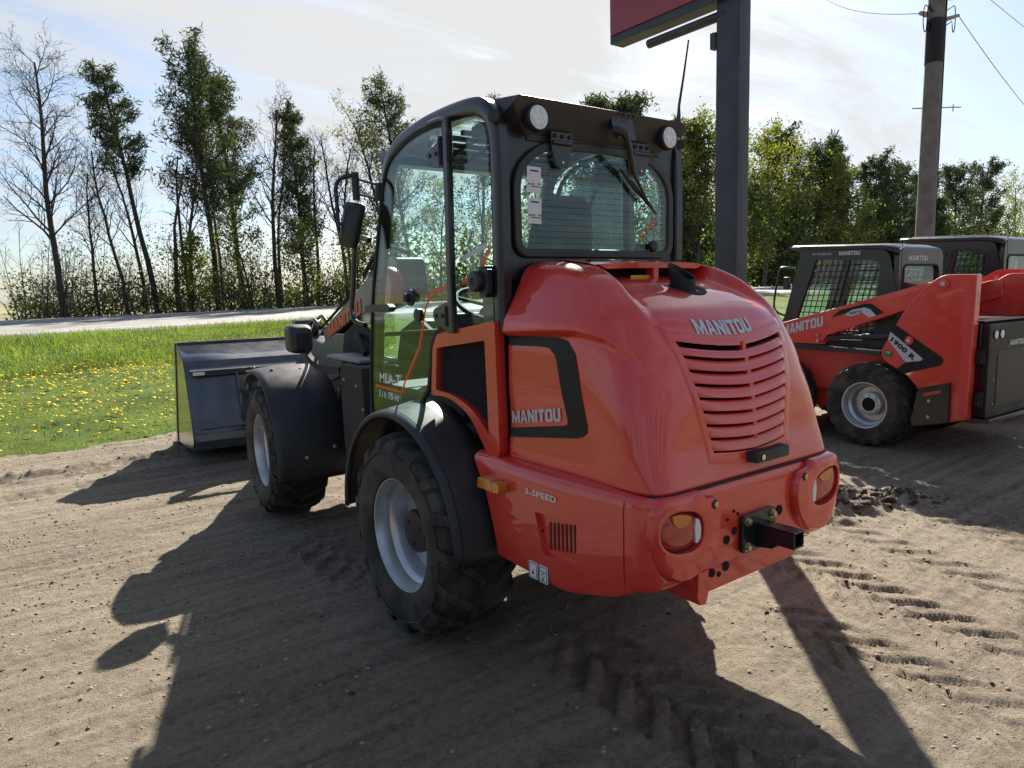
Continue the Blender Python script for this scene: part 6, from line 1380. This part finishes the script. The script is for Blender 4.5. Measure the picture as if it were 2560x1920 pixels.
        b = B(); b.add([(-.706, y, z) for y, z in ((.275, 1.292), (.2, 1.342), (.07, 1.365), (.016, 1.349), (-.046, 1.287), (.026, 1.266), (.096, 1.312), (.205, 1.278))], [tuple(range(8))]); G(b, 'arm_plate', 'decal_grey', None, smooth=0)
        text('NXT2', lambda u_, v_: (-.7075, .222-.125*u_, 1.293+.022*u_+.026*v_), 'decal_black', e, .04)
        text('MANITOU', lambda u_, v_: (-.7035, .985-.475*u_, 1.060+.113*u_+.105*v_), 'decal_grey', e, .06)
        text('MANITOU', quadfn((-.462, .500, 1.895), (0, -.225, -.006), (0, 0, .042)), 'decal_grey', e, .05)
        text('Air-Conditioned', quadfn((-.462, .80, 1.912), (0, -.21, -.006), (0, 0, .026)), 'decal_grey', e, .01)
        text('MANITOU', quadfn((-.27, -.1145, 1.812), (.38, 0, 0), (0, 0, .05)), 'decal_grey', e, .05)
        text('6459', lambda u_, v_: (-.285+.20*u_, -.0975, 1.635+.02*u_+.07*v_), 'white', e, -.008)
        b = B(); b.add([(-.7425, -.190+.045*cos(q*pi/8), .928+.034*sin(q*pi/8)) for q in range(16)], [tuple(range(16))]); lg = G(b, 'tier_badge', mat('badge_green', (.05, .16, .04), .4) and 'badge_green', None, smooth=0)
        text('IV', quadfn((-.7445, -.177, .928), (0, -.04, 0), (0, 0, .022)), 'white', e, .02)
    else:
        b = B(); b.box((-.744, -.52, 1.47), (.003, .30, .07)); wl2 = G(b, 'warning_label', 'paper', None)
        b = B(); b.box((-.746, -.52, 1.497), (.002, .29, .012)); G(b, 'warning_stripe', 'orange', wl2)
        b = B(); b.box((-.744, -.42, 1.395), (.003, .10, .07)); G(b, 'serial_label', 'paper', None)
        b = B(); b.box((-.7455, -.42, 1.415), (.002, .09, .012)); G(b, 'label_stripe', 'ink', None)
    if detail == 2:
        for o in e.children:
            if o.name.split('.')[0] in ('cab_side', 'cab_roof', 'cab_back', 'front_door_glass', 'front_pillar', 'seat', 'handrail', 'work_lamp'): o.location.y -= .50; o.location.z += .05
    return e
skid('skid_steer', (5.40, .56, 0), 1.5, 'nearer red skid steer with barred cab and number plate decal on its tower', 1)
sk2 = skid('skid_steer', (7.52, .90, 0), 1.5, 'further red skid steer with ribbed roof behind the nearer one', 2); sk2.scale = (1, 1, 1.03)
# ============================================================ sign, utility pole, wires
sg = thing('pylon_sign', (2.52, .57, 0), 'dark steel sign post carrying a red panel behind the loader', 'sign')
def SG(b, nm, m, par=sg, **k): return b.map(lambda x, y, z: (x-2.52, y-.57, z)).build(nm, m, par, **k)
b = B(); b.prism(rpoly([(2.42, .48), (2.56, .48), (2.56, .69), (2.42, .69)], .012, 3), 'z', -.2, 6.2); post = SG(b, 'post', 'pole_steel', smooth=30)
b = B(); b.prism([(.42, 3.735), (1.79, 3.735), (1.79, 5.6), (.42, 5.6)], 'x', 2.38, 2.54); SG(b, 'panel_frame', 'pole_steel', bevel=.006)
b = B(); b.prism([(.47, 3.80), (1.765, 3.80), (1.765, 5.56), (.47, 5.56)], 'x', 2.366, 2.378); SG(b, 'panel_face', 'sign_red', bevel=.004)
b = B(); b.tube([(2.45, .62, 3.645), (2.45, 1.40, 3.645)], .036, 14); SG(b, 'support_pipe', 'pole_steel')
b = B(); b.lathe([(.012, 0), (.012, .003)], 10, (2.45, 1.401, 3.645), (0, 1, 0)); SG(b, 'pipe_cap', 'black_matt')
b = B(); b.box((2.44, .715, 3.47), (.06, .05, .12)); SG(b, 'junction_box', 'pole_steel', bevel=.004)
mat('pole_wood', (.165, .155, .145), .9, noise=(5, .28), bump=(18, .5, .01)); mat('wire', (.008, .008, .008), 1, spec=0); mat('rust', (.13, .06, .04), .8, noise=(9, .4)); mat('ceramic', (.35, .33, .31), .35)
UX, UY = 11.0, 2.93
up_ = thing('utility_pole', (UX, UY, 0), 'weathered wooden utility pole rising behind the skid steers', 'utility pole')
def upx(z): return (.128*z*.95-.10, .04*z)       # slight lean
def UP(b, nm, m, par=up_, **k): return b.build(nm, m, par, **k)
zz = np.linspace(-.3, 9, 20); b = B(); b.tube([(upx(z)[0]*.55+.08, upx(z)[1]*.6, z) for z in zz], [.165-.0045*z for z in zz], 16); UP(b, 'shaft', 'pole_wood', smooth=50)
def pc(z): return Vector((upx(z)[0]*.55+.08, upx(z)[1]*.6, z))
b = B(); b.tube([pc(z)[:] for z in (5.32, 5.6, 6.05)], .150, 16); UP(b, 'black_wrap', 'black_matt', smooth=50)
b = B(); c0 = pc(6.9)+Vector((.22, -.20, 0)); b.lathe([(.0, -.46), (.17, -.46), (.185, -.42), (.185, .35), (.12, .42), (0, .44)], 20, c0, (0, 0, 1)); UP(b, 'transformer', 'rust', smooth=40)
b = B(); b.tube([(pc(z)+Vector((.08, -.125, 0)))[:] for z in (0, 3, 5, 6.4)], .012, 6); UP(b, 'conduit', 'wire')
for k, (dx, dy) in enumerate(((-.22, .02), (-.26, .06), (.2, -.2))):
    b = B(); b.tube([(pc(6.0)+Vector((-.13*(1 if k < 2 else -1), 0, .16)))[:]]+[(pc(6.0)+Vector((dx*(1.0+.3*sin(q)), dy, .05+.22*cos(q))))[:] for q in np.linspace(0, 4.5, 14)]+[(pc(6.0)+Vector((-.12*(1 if k < 2 else -1), 0, -.1)))[:]], .008, 5); UP(b, 'wire_loop', 'wire')
b = B(); b.tube([(pc(6.15)+Vector((-.13, .10, 0)))[:], (pc(6.15)+Vector((-.24, .17, .03)))[:]], [.05, .03], 8); UP(b, 'insulator', 'ceramic')
b = B(); b.tube([(pc(6.05)+Vector((.1, -.1, 0)))[:], (pc(6.05)+Vector((.22, -.28, .04)))[:]], [.04, .025], 8); UP(b, 'insulator', 'ceramic')
b = B(); b.tube([(pc(4.58)+Vector((-.26, .20, 0)))[:], (pc(4.58)+Vector((.26, -.2, 0)))[:], (pc(4.58)+Vector((.42, -.30, 0)))[:]], .012, 6); b.tube([(pc(4.58)+Vector((.30, -.225, -.07)))[:], (pc(4.58)+Vector((.30, -.225, .05)))[:]], .010, 6); UP(b, 'cross_bolt', 'steel')
def wire(nm, a, c, sag, lb, r_=.006):
    b = B(); a, c = Vector(a), Vector(c); n = 24
    b.tube([(a.lerp(c, k/n)-Vector((0, 0, sag*4*(k/n)*(1-k/n))))[:] for k in range(n+1)], r_, 5); o = b.build(nm, 'wire'); tag(o, lb, 'wire')
P1 = Vector((UX, UY, 0))+pc(6.17)+Vector((-.24, .17, 0)); P2 = Vector((UX, UY, 0))+pc(6.06)+Vector((.22, -.28, 0))
wire('service_wire', P1, (32.5, 18.3, 16.3), .4, 'thin cable running up and away left of the utility pole')
wire('service_wire', P2, (33.2, 6.3, 5.75), .5, 'lower thin cable sloping down right from the utility pole')
wire('overhead_wire', (11.7, 3.9, 8.0), (38.6, 6.2, 8.0), .1, 'upper thin cable crossing the top right corner')
# ============================================================ bare woods behind the viewer, mirrored in the rear window and the hood
mat('wood_dark', (.020, .018, .016), 1)
bb = B(); rr = random.Random(5); lv = []
TT = Tree(5); O2 = dict(BARE, levels=2, kids=(16, 5), lo=(.3, .15), ang=(40, 40), len=(.34, .45), rad=(.4, .5), leaf_from=1)
for k in range(26):
    a = rad(150+k*5.4+rr.uniform(-2, 2)); d_ = rr.uniform(26, 36); H_ = rr.uniform(7, 12); p_ = Vector((-1+d_*sin(a), -1+d_*cos(a), -.1))
    TT.limb(p_, Vector((rr.uniform(-.8, .8), rr.uniform(-.8, .8), H_)), H_, .16, 0, 2, O2)
wd_ = TT.b.build('mirrored_woods', 'wood_dark', None, smooth=0, recalc=False); tag(wd_, 'dark bare woods mirrored in the loader glass and hood', 'woods', kind='stuff')
V, F = TT.leaves(9000, .35, .5, .3); npmesh('foliage', V, F, 'leaf_dark', wd_, smooth=False)
n = 9000; r = np.random.RandomState(8); a = np.radians(150+145*r.rand(n)); d_ = 27+9*r.rand(n); P_ = np.stack([-1+d_*np.sin(a), -1+d_*np.cos(a), 3.2*r.rand(n)**1.5*(.4+1.2*vn(np.degrees(a)*.3, d_*0, 3))], 1)
u1 = r.randn(n, 3); u1 /= np.linalg.norm(u1, axis=1)[:, None]; u2 = np.cross(u1, r.randn(n, 3)); u2 /= np.linalg.norm(u2, axis=1)[:, None]; s1 = (.5+.5*r.rand(n))[:, None]
npmesh('brush', np.stack([P_-u1*s1*.5, P_+u2*s1*.4, P_+u1*s1*.5, P_-u2*s1*.4], 1).reshape(-1, 3), np.arange(n*4).reshape(n, 4), 'leaf_dark', wd_, smooth=False)
